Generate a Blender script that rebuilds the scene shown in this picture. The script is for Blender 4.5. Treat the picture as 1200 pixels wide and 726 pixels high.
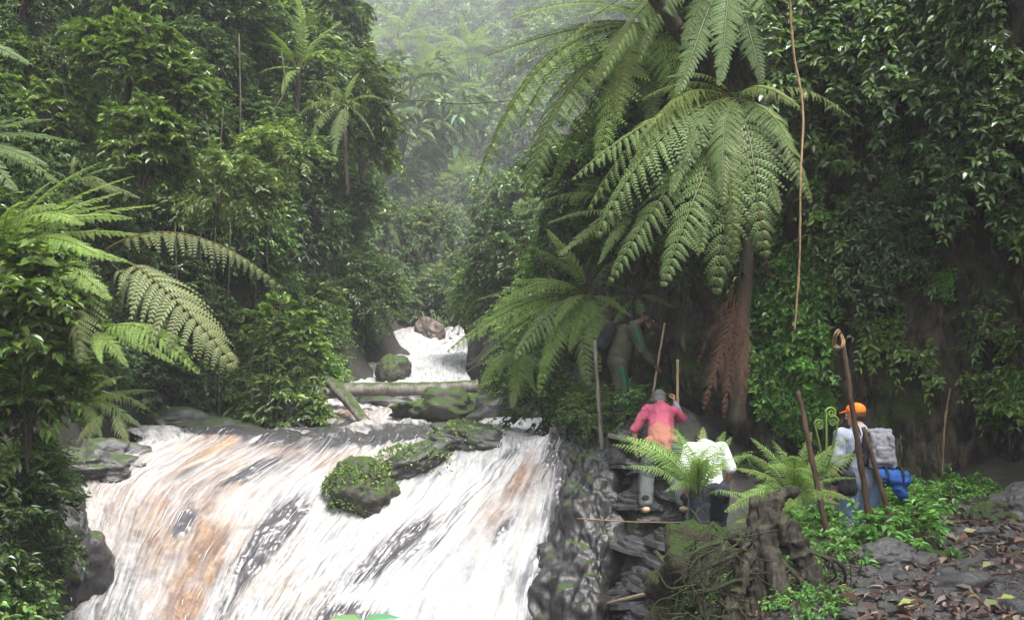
import bpy, math, random
import numpy as np
from mathutils import Vector, Matrix
for _o in list(bpy.data.objects): bpy.data.objects.remove(_o)
scene = bpy.context.scene
COL = scene.collection
R = math.radians
FPX, HOR, EYE = 1100.0, 430.0, 1.6
PITCH = math.atan((HOR-363.0)/FPX)

# ------------------------------------------------------------------ camera, sky, sun, exposure
cam = bpy.data.cameras.new('camera'); cam_o = bpy.data.objects.new('camera', cam); COL.objects.link(cam_o)
cam.sensor_width = 36.0; cam.lens = FPX/1200*36.0; cam.clip_start = 0.05; cam.clip_end = 1000
cam_o.location = (0, 0, EYE); cam_o.rotation_euler = (math.pi/2+PITCH, 0, 0)
scene.camera = cam_o
SUN_EL, SUN_AZ = R(62), R(152)          # azimuth from +Y, positive to the right
world = bpy.data.worlds.new('World'); scene.world = world; world.use_nodes = True
wn = world.node_tree.nodes; wl = world.node_tree.links; wn.clear()
sky = wn.new('ShaderNodeTexSky'); sky.sky_type = 'NISHITA'; sky.sun_disc = False
sky.sun_elevation = SUN_EL; sky.sun_rotation = SUN_AZ; sky.air_density = 1.0; sky.dust_density = 3.0; sky.ozone_density = 0.6
hs = wn.new('ShaderNodeHueSaturation'); hs.inputs['Saturation'].default_value = 0.35
bg = wn.new('ShaderNodeBackground'); bg.inputs['Strength'].default_value = 0.15
wo = wn.new('ShaderNodeOutputWorld')
wl.new(sky.outputs[0], hs.inputs['Color']); wl.new(hs.outputs[0], bg.inputs[0]); wl.new(bg.outputs[0], wo.inputs[0])
sl = bpy.data.lights.new('sun', 'SUN'); sl.energy = 2.2; sl.angle = R(20); sl.color = (1.0, 0.97, 0.92)
so = bpy.data.objects.new('sun', sl); COL.objects.link(so)
sd = Vector((math.sin(SUN_AZ)*math.cos(SUN_EL), math.cos(SUN_AZ)*math.cos(SUN_EL), math.sin(SUN_EL)))
so.rotation_euler = sd.to_track_quat('Z', 'Y').to_euler(); so.location = sd*40
vs = scene.view_settings; vs.view_transform = 'Standard'; vs.look = 'None'; vs.gamma = 1.0; vs.exposure = 1.9
vs.use_curve_mapping = False
cy = scene.cycles
cy.use_denoising = True; cy.max_bounces = 5; cy.diffuse_bounces = 2; cy.glossy_bounces = 2
cy.transmission_bounces = 3; cy.volume_bounces = 1; cy.transparent_max_bounces = 8
cy.caustics_reflective = False; cy.caustics_refractive = False; cy.sample_clamp_indirect = 6
try: cy.denoiser = 'OPENIMAGEDENOISE'; cy.denoising_input_passes = 'RGB_ALBEDO_NORMAL'; cy.denoising_prefilter = 'ACCURATE'
except Exception: pass

# ------------------------------------------------------------------ maths helpers
A = np.array
def ray(px, py):
    cx = (px-600.0)/FPX; cyy = -(py-363.0)/FPX
    c, s = math.cos(PITCH), math.sin(PITCH)
    return A([cx, c-cyy*s, s+cyy*c])
def P(px, py, d):
    r = ray(px, py); return A([0, 0, EYE]) + r*(d/r[1])
def hsh(i, j, k, seed):
    n = (i*374761393 + j*668265263 + k*1274126177 + seed*974634777) & 0xffffffff
    n = ((n ^ (n >> 13))*1274126177) & 0xffffffff
    n = (n ^ (n >> 16)) & 0xffffffff
    return n.astype(np.float64)/4294967295.0
def noise3(p, seed=0):
    p = np.asarray(p, float); i = np.floor(p).astype(np.int64); f = p-i; f = f*f*(3-2*f)
    out = 0
    for a in (0, 1):
        for b in (0, 1):
            for c in (0, 1):
                w = (f[..., 0] if a else 1-f[..., 0])*(f[..., 1] if b else 1-f[..., 1])*(f[..., 2] if c else 1-f[..., 2])
                out = out + w*hsh(i[..., 0]+a, i[..., 1]+b, i[..., 2]+c, seed)
    return out*2-1
def fbm3(p, oct=4, seed=0, gain=.5):
    p = np.asarray(p, float); s = 0; a = 1.0
    for o in range(oct):
        s = s + a*noise3(p*(2.0**o)+o*17.3, seed+o); a *= gain
    return s
def nrm(v):
    v = np.asarray(v, float); return v/np.maximum(np.linalg.norm(v, axis=-1, keepdims=True), 1e-9)

# ------------------------------------------------------------------ mesh helpers
class MB:
    def __init__(s): s.V = []; s.Q = []; s.T = []; s.C = []; s.n = 0; s.QM = []; s.TM = []
    def add(s, V, Q=None, T=None, col=(1, 1, 1), mi=0):
        V = np.asarray(V, float).reshape(-1, 3); s.V.append(V)
        c = np.asarray(col, float)
        s.C.append(np.broadcast_to(c, (len(V), 3)) if c.ndim == 1 else c)
        if Q is not None and len(Q): q = np.asarray(Q, np.int64)+s.n; s.Q.append(q); s.QM.append(np.full(len(q), mi))
        if T is not None and len(T): t = np.asarray(T, np.int64)+s.n; s.T.append(t); s.TM.append(np.full(len(t), mi))
        s.n += len(V); return s
    def mesh(s, name, mats, smooth=True, uv=None):
        V = np.concatenate(s.V); C = np.concatenate(s.C)
        Q = np.concatenate(s.Q) if s.Q else np.zeros((0, 4), np.int64)
        T = np.concatenate(s.T) if s.T else np.zeros((0, 3), np.int64)
        me = bpy.data.meshes.new(name)
        me.vertices.add(len(V)); me.vertices.foreach_set('co', V.astype(np.float32).ravel())
        loops = np.concatenate([Q.ravel(), T.ravel()]).astype(np.int32)
        me.loops.add(len(loops)); me.loops.foreach_set('vertex_index', loops)
        starts = np.concatenate([np.arange(len(Q))*4, len(Q)*4+np.arange(len(T))*3]).astype(np.int32)
        me.polygons.add(len(starts)); me.polygons.foreach_set('loop_start', starts)
        try: me.polygons.foreach_set('loop_total', np.concatenate([np.full(len(Q), 4), np.full(len(T), 3)]).astype(np.int32))
        except Exception: pass
        if not isinstance(mats, (list, tuple)): mats = [mats]
        for m in mats: me.materials.append(m)
        mi = np.concatenate((s.QM or [np.zeros(0, int)])+(s.TM or [np.zeros(0, int)])).astype(np.int32)
        me.polygons.foreach_set('material_index', mi)
        me.polygons.foreach_set('use_smooth', np.full(len(starts), bool(smooth)))
        at = me.color_attributes.new('Col', 'FLOAT_COLOR', 'POINT')
        at.data.foreach_set('color', np.concatenate([C, np.ones((len(C), 1))], 1).astype(np.float32).ravel())
        if uv is not None:
            ul = me.uv_layers.new(name='flow'); ul.data.foreach_set('uv', uv[loops].astype(np.float32).ravel())
        me.update(calc_edges=True); me.validate(); return me
def link(name, me, parent=None, loc=None):
    o = bpy.data.objects.new(name, me); COL.objects.link(o)
    if parent is not None: o.parent = parent
    if loc is not None: o.location = loc
    return o
def tag(o, label=None, cat=None, group=None, kind=None):
    if label: o['label'] = label
    if cat: o['category'] = cat
    if group: o['group'] = group
    if kind: o['kind'] = kind
    return o
def thing(name, loc, label, cat, group=None, rz=0.0, sc=1.0):
    o = bpy.data.objects.new(name, None); COL.objects.link(o); o.location = loc; o.rotation_euler = (0, 0, rz)
    o.scale = (sc, sc, sc); o.empty_display_size = .1
    return tag(o, label, cat, group)
def copy_tree(o, parent=None):
    c = o.copy(); COL.objects.link(c); c.parent = parent
    for ch in list(o.children): copy_tree(ch, c)
    return c
def tube(pts, rad, sides=6, cap=True, squash=None):
    pts = np.asarray(pts, float); n = len(pts); rad = np.broadcast_to(np.asarray(rad, float), (n,))
    t = nrm(np.gradient(pts, axis=0)); ref = A([0, 0, 1.0]) if abs(t[0][2]) < .9 else A([1.0, 0, 0])
    V = []; x = nrm(np.cross(t[0], ref))
    for i in range(n):
        x = nrm(x-t[i]*np.dot(x, t[i])); y = np.cross(t[i], x)
        a = np.arange(sides)*2*math.pi/sides
        V.append(pts[i]+rad[i]*(np.cos(a)[:, None]*x+np.sin(a)[:, None]*y))
    V = np.concatenate(V); Q = []
    for i in range(n-1):
        for k in range(sides):
            k2 = (k+1) % sides; Q.append((i*sides+k, i*sides+k2, (i+1)*sides+k2, (i+1)*sides+k))
    T = []
    if cap:
        V = np.concatenate([V, pts[:1], pts[-1:]]); b = n*sides
        for k in range(sides):
            k2 = (k+1) % sides; T.append((b, k2, k)); T.append((b+1, (n-1)*sides+k, (n-1)*sides+k2))
    return V, Q, T
def catmull(pts, n):
    p = np.asarray(pts, float); m = len(p)
    p = np.concatenate([[2*p[0]-p[1]], p, [2*p[-1]-p[-2]]]); t = np.linspace(0, m-1-1e-9, n)
    i = np.floor(t).astype(int); f = (t-i).reshape((-1,)+(1,)*(p.ndim-1))
    a, b, c, d = p[i], p[i+1], p[i+2], p[i+3]
    return .5*((2*b)+(c-a)*f+(2*a-5*b+4*c-d)*f**2+(3*b-a-3*c+d)*f**3)
def gridq(nu, nv):                                   # vertices indexed [v*nu+u]
    i = np.arange(nu-1)[None, :]+np.arange(nv-1)[:, None]*nu
    return np.stack([i, i+1, i+1+nu, i+nu], -1).reshape(-1, 4)
_ico = {}
def ico(sub):
    if sub in _ico: return _ico[sub]
    import bmesh
    bm = bmesh.new(); bmesh.ops.create_icosphere(bm, subdivisions=sub, radius=1.0)
    V = A([v.co[:] for v in bm.verts]); T = A([[v.index for v in f.verts] for f in bm.faces]); bm.free()
    _ico[sub] = (V, T); return V, T

# ------------------------------------------------------------------ materials
def nt(name):
    m = bpy.data.materials.new(name); m.use_nodes = True; t = m.node_tree; t.nodes.clear()
    out = t.nodes.new('ShaderNodeOutputMaterial'); return m, t.nodes, t.links, out
def mixc(N, L, fac, a, b, mode='MIX'):
    n = N.new('ShaderNodeMix'); n.data_type = 'RGBA'; n.blend_type = mode
    for s, v in ((n.inputs[0], fac), (n.inputs[6], a), (n.inputs[7], b)):
        if isinstance(v, (int, float)): s.default_value = v
        elif isinstance(v, tuple): s.default_value = (*v, 1) if len(v) == 3 else v
        else: L.new(v, s)
    return n.outputs[2]
def ramp(N, L, src, *stops):
    n = N.new('ShaderNodeValToRGB'); cr = n.color_ramp
    while len(cr.elements) < len(stops): cr.elements.new(.5)
    for e, (p, c) in zip(cr.elements, stops):
        e.position = p; e.color = (c, c, c, 1) if isinstance(c, (int, float)) else (*c, 1)
    L.new(src, n.inputs[0]); return n.outputs[0]
def noi(N, L, vec, scale, detail=6, rough=.6, dist=0.0):
    n = N.new('ShaderNodeTexNoise'); n.inputs['Scale'].default_value = scale; n.inputs['Detail'].default_value = detail
    n.inputs['Roughness'].default_value = rough; n.inputs['Distortion'].default_value = dist
    if vec is not None: L.new(vec, n.inputs['Vector'])
    return n.outputs[0]
def mapped(N, L, src, sc):
    n = N.new('ShaderNodeMapping'); n.inputs['Scale'].default_value = sc; L.new(src, n.inputs[0]); return n.outputs[0]
def math2(N, L, op, a, b):
    n = N.new('ShaderNodeMath'); n.operation = op
    for s, v in ((n.inputs[0], a), (n.inputs[1], b)):
        if isinstance(v, (int, float)): s.default_value = v
        else: L.new(v, s)
    return n.outputs[0]
def bsdf(N, L, out, col, rough=.6, spec=.3, bump=None, bstr=.3, bdist=.02):
    b = N.new('ShaderNodeBsdfPrincipled')
    if isinstance(col, tuple): b.inputs['Base Color'].default_value = (*col, 1)
    else: L.new(col, b.inputs['Base Color'])
    if isinstance(rough, (int, float)): b.inputs['Roughness'].default_value = rough
    else: L.new(rough, b.inputs['Roughness'])
    b.inputs['Specular IOR Level'].default_value = spec
    if bump is not None:
        bn = N.new('ShaderNodeBump'); bn.inputs['Strength'].default_value = bstr; bn.inputs['Distance'].default_value = bdist
        L.new(bump, bn.inputs['Height']); L.new(bn.outputs[0], b.inputs['Normal'])
    if out is not None: L.new(b.outputs[0], out.inputs[0])
    return b
def leaf_mat(name, base, rough=.42, trans=.28, spec=.4, var=.35):
    m, N, L, out = nt(name)
    at = N.new('ShaderNodeAttribute'); at.attribute_name = 'Col'
    oi = N.new('ShaderNodeObjectInfo')
    br = N.new('ShaderNodeMapRange'); br.inputs[3].default_value = 1-var; br.inputs[4].default_value = 1+var
    L.new(oi.outputs['Random'], br.inputs[0])
    c = mixc(N, L, 1.0, base, at.outputs['Color'], 'MULTIPLY')
    c = mixc(N, L, 1.0, c, br.outputs[0], 'MULTIPLY')
    b = bsdf(N, L, None, c, rough, spec)
    tr = N.new('ShaderNodeBsdfTranslucent'); tc = mixc(N, L, 1.0, c, (1.5, 1.6, .7), 'MULTIPLY'); L.new(tc, tr.inputs[0])
    mx = N.new('ShaderNodeMixShader'); mx.inputs[0].default_value = trans
    L.new(b.outputs[0], mx.inputs[1]); L.new(tr.outputs[0], mx.inputs[2]); L.new(mx.outputs[0], out.inputs[0])
    return m
def rough_mat(name, c0, c1, scale=4, rough=.7, spec=.3, bs=.4, stretch=(1, 1, 1), moss=None, mossamt=.5, bd=.03, c2=None, obj=True):
    """two-tone noisy surface; moss = colour growing on upward faces"""
    m, N, L, out = nt(name)
    tc = N.new('ShaderNodeTexCoord'); vec = mapped(N, L, tc.outputs['Object'], stretch)
    n1 = noi(N, L, vec, scale, 8, .65); n2 = noi(N, L, vec, scale*4.3, 6, .6)
    f = ramp(N, L, n1, (.35, 0.0), (.65, 1.0)); c = mixc(N, L, f, c0, c1)
    f2 = ramp(N, L, n2, (.4, 0.0), (.75, 1.0)); c = mixc(N, L, math2(N, L, 'MULTIPLY', f2, .5), c, c2 or tuple(x*.4 for x in c0))
    ro = rough
    if moss is not None:
        g = N.new('ShaderNodeNewGeometry'); sx = N.new('ShaderNodeSeparateXYZ'); L.new(g.outputs['Normal'], sx.inputs[0])
        k = math2(N, L, 'ADD', math2(N, L, 'MULTIPLY', sx.outputs[2], .55), noi(N, L, tc.outputs['Object'], scale*.8, 5, .7))
        k = ramp(N, L, k, (1.0-mossamt-.08, 0.0), (1.0-mossamt+.12, 1.0))
        mc = mixc(N, L, f2, moss, tuple(x*.45 for x in moss)); c = mixc(N, L, k, c, mc)
        ro = math2(N, L, 'ADD', math2(N, L, 'MULTIPLY', k, .9-rough), rough)
    h = math2(N, L, 'ADD', n1, math2(N, L, 'MULTIPLY', n2, .4))
    bsdf(N, L, out, c, ro, spec, h, bs, bd); return m
def cloth_mat(name, col, rough=.85, stripe=None):
    m, N, L, out = nt(name); tc = N.new('ShaderNodeTexCoord')
    n1 = noi(N, L, tc.outputs['Object'], 9, 4, .6); n2 = noi(N, L, tc.outputs['Object'], 60, 3, .6)
    c = mixc(N, L, ramp(N, L, n1, (.35, 0.0), (.7, 1.0)), col, tuple(x*.72 for x in col))
    bsdf(N, L, out, c, rough, .2, math2(N, L, 'ADD', n1, math2(N, L, 'MULTIPLY', n2, .15)), .6, .03); return m

M = {}
M['leaf_dark'] = leaf_mat('leaf_dark', (.064, .110, .031), .33, .24, .5)
M['leaf_mid'] = leaf_mat('leaf_mid', (.100, .158, .036), .34, .3, .45)
M['leaf_light'] = leaf_mat('leaf_light', (.13, .185, .055), .42, .32, .4)
M['leaf_far'] = leaf_mat('leaf_far', (.135, .185, .090), .6, .3, .2, .3)  # base paled so the colour carries part of the mist over distant foliage
M['leaf_fresh'] = leaf_mat('leaf_fresh', (.085, .190, .045), .42, .35, .4)
M['fern'] = leaf_mat('fern', (.115, .172, .060), .45, .3, .2, .25)
M['fern_fresh'] = leaf_mat('fern_fresh', (.165, .255, .065), .5, .35, .2, .2)
M['fern_olive'] = leaf_mat('fern_olive', (.120, .140, .060), .55, .3, .25, .15)
M['fern_dead'] = leaf_mat('fern_dead', (.078, .044, .032), .8, .15, .1, .2)
M['bark_dark'] = rough_mat('bark_dark', (.035, .026, .020), (.085, .070, .052), 6, .8, .2, .6, (1, 1, .25), moss=(.035, .06, .018), mossamt=.3)
M['bark_grey'] = rough_mat('bark_grey', (.10, .095, .085), (.22, .20, .17), 7, .75, .25, .7, (1, 1, .3), moss=(.05, .07, .02), mossamt=.16)
M['stem_brown'] = rough_mat('stem_brown', (.045, .028, .020), (.105, .066, .045), 14, .8, .2, .6, (1, 1, .2))
M['wood_pale'] = rough_mat('wood_pale', (.30, .22, .13), (.42, .33, .2), 10, .6, .3, .3, (1, 1, .15))
M['vine_tan'] = rough_mat('vine_tan', (.17, .11, .06), (.30, .205, .115), 12, .7, .2, .4)
M['root_grey'] = rough_mat('root_grey', (.020, .017, .014), (.085, .072, .060), 11, .8, .2, 1.0, (1, 1, .22), moss=(.05, .07, .02), mossamt=.12)
M['slate'] = rough_mat('slate', (.020, .020, .023), (.075, .072, .074), 3.5, .28, .5, .55, (1, 1, 2), moss=(.040, .065, .018), mossamt=-.25, bd=.03)
M['rock_wet'] = rough_mat('rock_wet', (.028, .028, .030), (.085, .08, .078), 2.5, .28, .5, .8, moss=(.040, .070, .016), mossamt=.02, bd=.05)
M['rock_moss'] = rough_mat('rock_moss', (.022, .022, .018), (.075, .068, .05), 3, .5, .35, .8, moss=(.042, .075, .014), mossamt=.26, bd=.06)
M['rock_brown'] = rough_mat('rock_brown', (.07, .05, .04), (.14, .11, .095), 3, .4, .4, .8, bd=.05)
M['stone'] = rough_mat('stone', (.032, .032, .034), (.11, .106, .102), 6, .45, .4, .5)
M['earth'] = rough_mat('earth', (.020, .016, .013), (.070, .056, .043), 7, .85, .2, .9, moss=(.035, .060, .014), mossamt=.22, bd=.05)
M['rock_face'] = rough_mat('rock_face', (.011, .011, .012), (.050, .047, .046), 4.5, .34, .4, .7, (1, 1, .35), moss=(.035, .060, .014), mossamt=-.06, bd=.04)

# ------------------------------------------------------------------ terrain
WROWS = [  # main fall: rows from the pool back to below the frame; (px, py, distance); the last column is the film over the wet bank
 [(110,505,18.5),(270,498,18.5),(390,495,18.5),(500,497,18.5),(590,497,18.0),(690,498,17),(735,498,17)],
 [(150,512,16.2),(300,503,16.2),(410,506,16.4),(505,506,16.4),(600,504,15.8),(672,503,15.2),(720,502,15.4)],
 [(165,530,14.4),(290,513,14.5),(405,519,14.6),(500,517,14.7),(600,512,14.2),(664,508,13.9),(712,511,14.2)],
 [(96,578,13.3),(205,560,13.4),(345,572,13.6),(480,560,13.8),(580,545,13.6),(655,532,13.4),(712,538,13.8)],
 [(76,632,12.6),(165,630,12.6),(300,634,12.8),(425,622,13.0),(530,607,12.9),(643,585,12.8),(712,592,13.1)],
 [(58,684,12.1),(140,690,12.1),(270,690,12.2),(380,678,12.4),(480,668,12.4),(628,645,12.2),(712,652,12.5)],
 [(40,735,11.6),(122,735,11.6),(250,735,11.7),(345,735,11.9),(440,733,11.9),(612,728,11.6),(708,735,11.9)],
 [(20,830,11.1),(105,830,11.1),(235,830,11.2),(325,830,11.3),(420,830,11.3),(600,822,11.1),(700,830,11.4)],
 [(20,960,10.7),(90,960,10.7),(220,960,10.8),(310,960,10.9),(410,960,10.9),(590,950,10.7),(695,950,11.0)]]
UROWS = [
 [(466,384,36),(490,382,36),(515,381,36),(540,380,36)],
 [(452,394,33),(480,392,33),(510,392,33),(546,390,33)],
 [(432,414,30),(470,412,30),(510,408,30),(548,408,30)],
 [(405,430,27),(450,428,27),(505,428,27),(546,430,27)],
 [(396,448,24.5),(450,446,24.5),(505,446,24.5),(552,448,24.5)],
 [(388,462,22.8),(450,464,22.8),(505,462,22.8),(556,462,22.8)],
 [(376,483,20.8),(440,483,21),(500,478,21),(552,480,21)],
 [(330,497,19),(410,500,18.8),(490,500,18.6),(560,498,18.6)],
 [(300,505,17.2),(400,508,17.0),(490,508,17),(570,507,17)]]
TP = []
for row in WROWS:
    for (px, py, d) in row: q = P(px, py, d); TP.append((q[0], q[1], q[2]-.60))
for row in UROWS[:7]:
    for (px, py, d) in row: q = P(px, py, d); TP.append((q[0], q[1], q[2]-.4))
for (px, py, d) in [  # banks and slopes
 (742,520,12.9),(727,498,13.6),(775,601,11.9),(805,601,11.9),(760,660,11.4),(760,726,10.9),
 (728,530,13.0),(728,590,12.3),(724,650,11.7),(716,726,11.1),(36,700,11.4),(62,640,12.2),(84,585,13.0),
 (830,648,11.0),(800,640,11.2),(820,726,8.9),(890,700,7.4),(860,690,7.9),(940,690,7.4),(1000,650,8.2),(1060,620,9.0),(1010,640,9.9),(930,640,10.3),
 (1100,594,10.0),(1180,592,9.6),(1000,726,5.95),(1100,726,5.95),(1200,726,5.95),(1150,650,7.9),(1250,650,7.9),(1060,690,6.8),
 (860,560,12.6),(940,560,12.4),(780,510,13.9),(650,480,16.5),(620,430,19),(700,440,16.5),(640,330,24),(570,400,30),(575,340,36),(600,250,38),(700,150,30),(700,300,22),
 (90,520,14.5),(150,500,16.5),(60,440,13.5),(100,380,15.5),(230,470,18.5),(300,490,19),(330,430,20.8),(280,300,19.5),(100,200,15.8),(300,180,21),(180,0,19),(330,440,22),(340,395,26.5),(400,330,26),(400,200,28),(340,20,25.5),(250,-120,24),(60,0,16.5),(380,-80,32),
 (20,726,9.8),(-60,700,8.4),(-60,560,10.5),(-80,400,12.5),(-100,200,15),
 (480,345,42),(490,290,50),(480,220,58),(480,130,66),(480,40,78),(420,120,62),(560,120,58),(430,-40,90),(560,-40,85),(500,-120,100),(300,-60,75),(650,0,70)]:
    d = d if d <= 40 else 40+(d-40)*4.2
    TP.append(tuple(P(px, py, d)))
for xyz in [(2.5,2,0),(5,2,0),(2.4,0,0),(2.2,-4,0),(6,-4,0.2),(0,3,-1.2),(-2,3,-3.0),(-4,4,-3.2),(-2,8,-3.6),(-4,8.5,-3.6),(-6.5,6,-1.0),(-9,3,1.5),(-2,-4,-3.4),(-8,-5,.5),(-14,0,8),(-13,10,11),(-16,20,19),(-24,40,30),
            (6.8,10,0.3),(8,4,.3),(10,10,4),(12,16,9),(5.5,13.5,1.2),(9,0,3),(14,4,9),(16,24,15),(24,40,25),(5,17,4),(7,22,8),(60,130,70),(-60,130,72),(0,330,165),(75,290,160),(-75,290,160),(40,62,34),(-42,62,38)]:
    TP.append(xyz)
TP = A(TP)
def _k(r2): return .5*r2*np.log(r2+1e-9)
def tps_fit(p, lam):
    n = len(p); d2 = ((p[:, None, :2]-p[None, :, :2])**2).sum(-1); K = _k(d2)+np.eye(n)*lam
    Q = np.concatenate([np.ones((n, 1)), p[:, :2]], 1); Z = np.zeros((3, 3))
    return np.linalg.solve(np.block([[K, Q], [Q.T, Z]]), np.concatenate([p[:, 2], np.zeros(3)]))
TW = tps_fit(TP, .06)
def tz(x, y, rough=True):
    x = np.asarray(x, float); y = np.asarray(y, float); sh = np.broadcast(x, y).shape
    x = np.broadcast_to(x, sh).ravel(); y = np.broadcast_to(y, sh).ravel(); n = len(TP); z = np.zeros(len(x))
    for s in range(0, len(x), 20000):
        xs, ys = x[s:s+20000], y[s:s+20000]
        d2 = (xs[:, None]-TP[None, :, 0])**2+(ys[:, None]-TP[None, :, 1])**2
        z[s:s+20000] = _k(d2)@TW[:n]+TW[n]+TW[n+1]*xs+TW[n+2]*ys
    if rough:
        p = np.stack([x, y, z*0], -1)
        flat = np.exp(-((np.maximum(0, 1.9-x))**2)*2)*np.exp(-(np.maximum(0, y-10.2)**2)*1.5)   # smoother on the path
        amp = .34*(1-.86*flat)*(1-.75*np.exp(-((x+1.5)/3.2)**4)*np.exp(-((y-12.5)/3.5)**4))
        z = z+amp*fbm3(p*.55, 4, 5)+.035*fbm3(p*3.1, 3, 9)
    return z.reshape(sh)
def hit(px, py, dmin=4.0, dmax=300.0):
    r = ray(px, py); d = np.concatenate([np.arange(dmin, 30, .08), np.arange(30, dmax, .3)])
    q = A([0, 0, EYE])+r[None]*(d/r[1])[:, None]; below = q[:, 2] < tz(q[:, 0], q[:, 1])
    i = int(np.argmax(below)) if below.any() else len(d)-1
    return q[i]
def onz(x, y): return A([x, y, float(tz(x, y))])

def axis(lo, hi, fine_lo, fine_hi, f, c):
    return np.unique(np.round(np.concatenate([np.arange(lo, fine_lo, c), np.arange(fine_lo, fine_hi, f), np.arange(fine_hi, hi+c, c)]), 4))
gx = axis(-78, 78, -8, 8, .07, 1.0); gy = axis(-9, 330, 3.5, 17, .07, .9)
GX, GY = np.meshgrid(gx, gy); GZ = tz(GX, GY)
# stepped slate ledges on the wet bank between the fall and the climbers
led = np.exp(-((GX-1.3)/1.0)**2)*np.exp(-((GY-11.9)/1.6)**2)
stp = .16; ph = GZ/stp+.35*noise3(np.stack([GX*1.3, GY*1.3, GX*0], -1), 3); fr = ph-np.floor(ph)
GZ = GZ+led*stp*((np.clip((fr-.5)*4, 0, 1)-fr))*.9
m, N, L, out = nt('forest_floor')
tc = N.new('ShaderNodeTexCoord'); g = N.new('ShaderNodeNewGeometry'); ob = tc.outputs['Object']
n1 = noi(N, L, ob, 1.1, 8, .65); n2 = noi(N, L, ob, 9, 8, .7); n3 = noi(N, L, ob, 38, 5, .7)
at = N.new('ShaderNodeAttribute'); at.attribute_name = 'Col'; sx = N.new('ShaderNodeSeparateColor'); L.new(at.outputs['Color'], sx.inputs[0])
soil = mixc(N, L, ramp(N, L, n2, (.35, 0.), (.7, 1.)), (.012, .011, .009), (.042, .036, .028))
path = mixc(N, L, ramp(N, L, n3, (.38, 0.), (.66, 1.)), (.030, .027, .027), (.125, .115, .110))
path = mixc(N, L, ramp(N, L, n2, (.5, 0.), (.75, .7)), path, (.085, .055, .042))
rk = mixc(N, L, ramp(N, L, n2, (.35, 0.), (.7, 1.)), (.026, .026, .029), (.10, .095, .09))
mossk = ramp(N, L, math2(N, L, 'ADD', n1, math2(N, L, 'MULTIPLY', n3, .35)), (.66, 0.), (.84, 1.))
rk = mixc(N, L, mossk, rk, mixc(N, L, n3, (.030, .058, .010), (.075, .115, .022)))
c = mixc(N, L, sx.outputs[0], soil, path); c = mixc(N, L, sx.outputs[1], c, rk)
ro = math2(N, L, 'SUBTRACT', .8, math2(N, L, 'MULTIPLY', sx.outputs[1], .42))
bsdf(N, L, out, c, ro, .4, math2(N, L, 'ADD', n2, math2(N, L, 'MULTIPLY', n3, .5)), .8, .05)
M['ground'] = m
pathm = np.clip((GX-1.6+.35*noise3(np.stack([GX*1.5, GY*1.5, GX*0], -1), 8))/.5, 0, 1)*np.clip((10.8-GY)/.8, 0, 1)*np.clip((8-GX)/1, 0, 1)
rockm = np.exp(-(np.maximum(np.abs(GX+1.2)-3.6, 0)/.5)**2)*np.clip((GY-8.6)/1.0, 0, 1)*np.exp(-(np.maximum(GY-17, 0)/2.5)**2)*(1-pathm)
mb = MB(); mb.add(np.stack([GX, GY, GZ], -1), gridq(len(gx), len(gy)), col=np.stack([pathm, rockm, GX*0], -1).reshape(-1, 3))
tag(link('ground', mb.mesh('ground', M['ground'])), kind='structure', label='dark forest floor of the ravine with a leaf strewn path on the right')

# ------------------------------------------------------------------ right-hand cliff
cu = [(.7,19.5,2.2),(1.6,17.2,1.5),(2.35,15.2,.5),(2.95,13.6,-.2),(3.8,12.9,-.6),(4.75,12.2,-.5),(5.6,11.3,-.2),(6.3,10.2,-.2),(6.9,8.6,-.2),(7.4,6.2,-.2),(7.7,3,-.2),(7.8,-3,-.2)]
cv = [(0,0.0),(.8,.02),(1.6,.10),(2.4,.02),(3.2,-.05),(4.2,-.15),(5.4,-.30),(6.8,-.40),(8.4,-.3),(10,.2),(11.5,.6),(12.2,2.6)]   # height, lean (negative = overhang)
NU, NV = 360, 260
bu = catmull(cu, NU); bv = catmull(cv, NV)
tg = np.gradient(bu[:, :2], axis=0); nn = nrm(np.stack([-tg[:, 1], tg[:, 0]], -1))      # into the rock
nn *= np.sign((nn*(A([7.0, 15.0])-bu[:, :2])).sum(-1, keepdims=True))
sc_h = np.clip(np.linspace(.30, 2.6, NU), 0, 1)
CX = bu[None, :, 0]+nn[None, :, 0]*bv[:, None, 1]; CY = bu[None, :, 1]+nn[None, :, 1]*bv[:, None, 1]
CZ = bu[None, :, 2]-.3+bv[:, None, 0]*sc_h[None]
pp = np.stack([CX, CY, CZ], -1)
dsp = .48*fbm3(pp*A([.55, .55, .45]), 4, 21)-.30*np.abs(fbm3(pp*A([1.6, 1.6, .7]), 4, 33))+.13*(1-np.abs(fbm3(pp*A([5, 5, 1.1]), 3, 41)))+.05*fbm3(pp*A([11, 11, 6]), 2, 47)
pp[..., 0] -= nn[None, :, 0]*dsp; pp[..., 1] -= nn[None, :, 1]*dsp
CLIFF = pp
m, N, L, out = nt('cliff_rock')
tc = N.new('ShaderNodeTexCoord'); ob = tc.outputs['Object']; st = mapped(N, L, ob, (1, 1, .22))
n1 = noi(N, L, ob, .9, 8, .65); n2 = noi(N, L, st, 5, 8, .7); n3 = noi(N, L, ob, 14, 6, .7); n4 = noi(N, L, mapped(N, L, ob, (1.7, 1.7, .12)), 9, 5, .7, .6)
c = mixc(N, L, ramp(N, L, n2, (.42, 0.), (.60, 1.)), (.010, .008, .007), (.115, .09, .066))
c = mixc(N, L, ramp(N, L, n1, (.45, 0.), (.7, .55)), c, (.030, .027, .027))
pale = math2(N, L, 'MULTIPLY', ramp(N, L, n4, (.56, 0.), (.70, 1.)), ramp(N, L, noi(N, L, ob, .55, 4, .6), (.44, 0.), (.56, 1.)))
c = mixc(N, L, pale, c, (.30, .255, .20))
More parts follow.
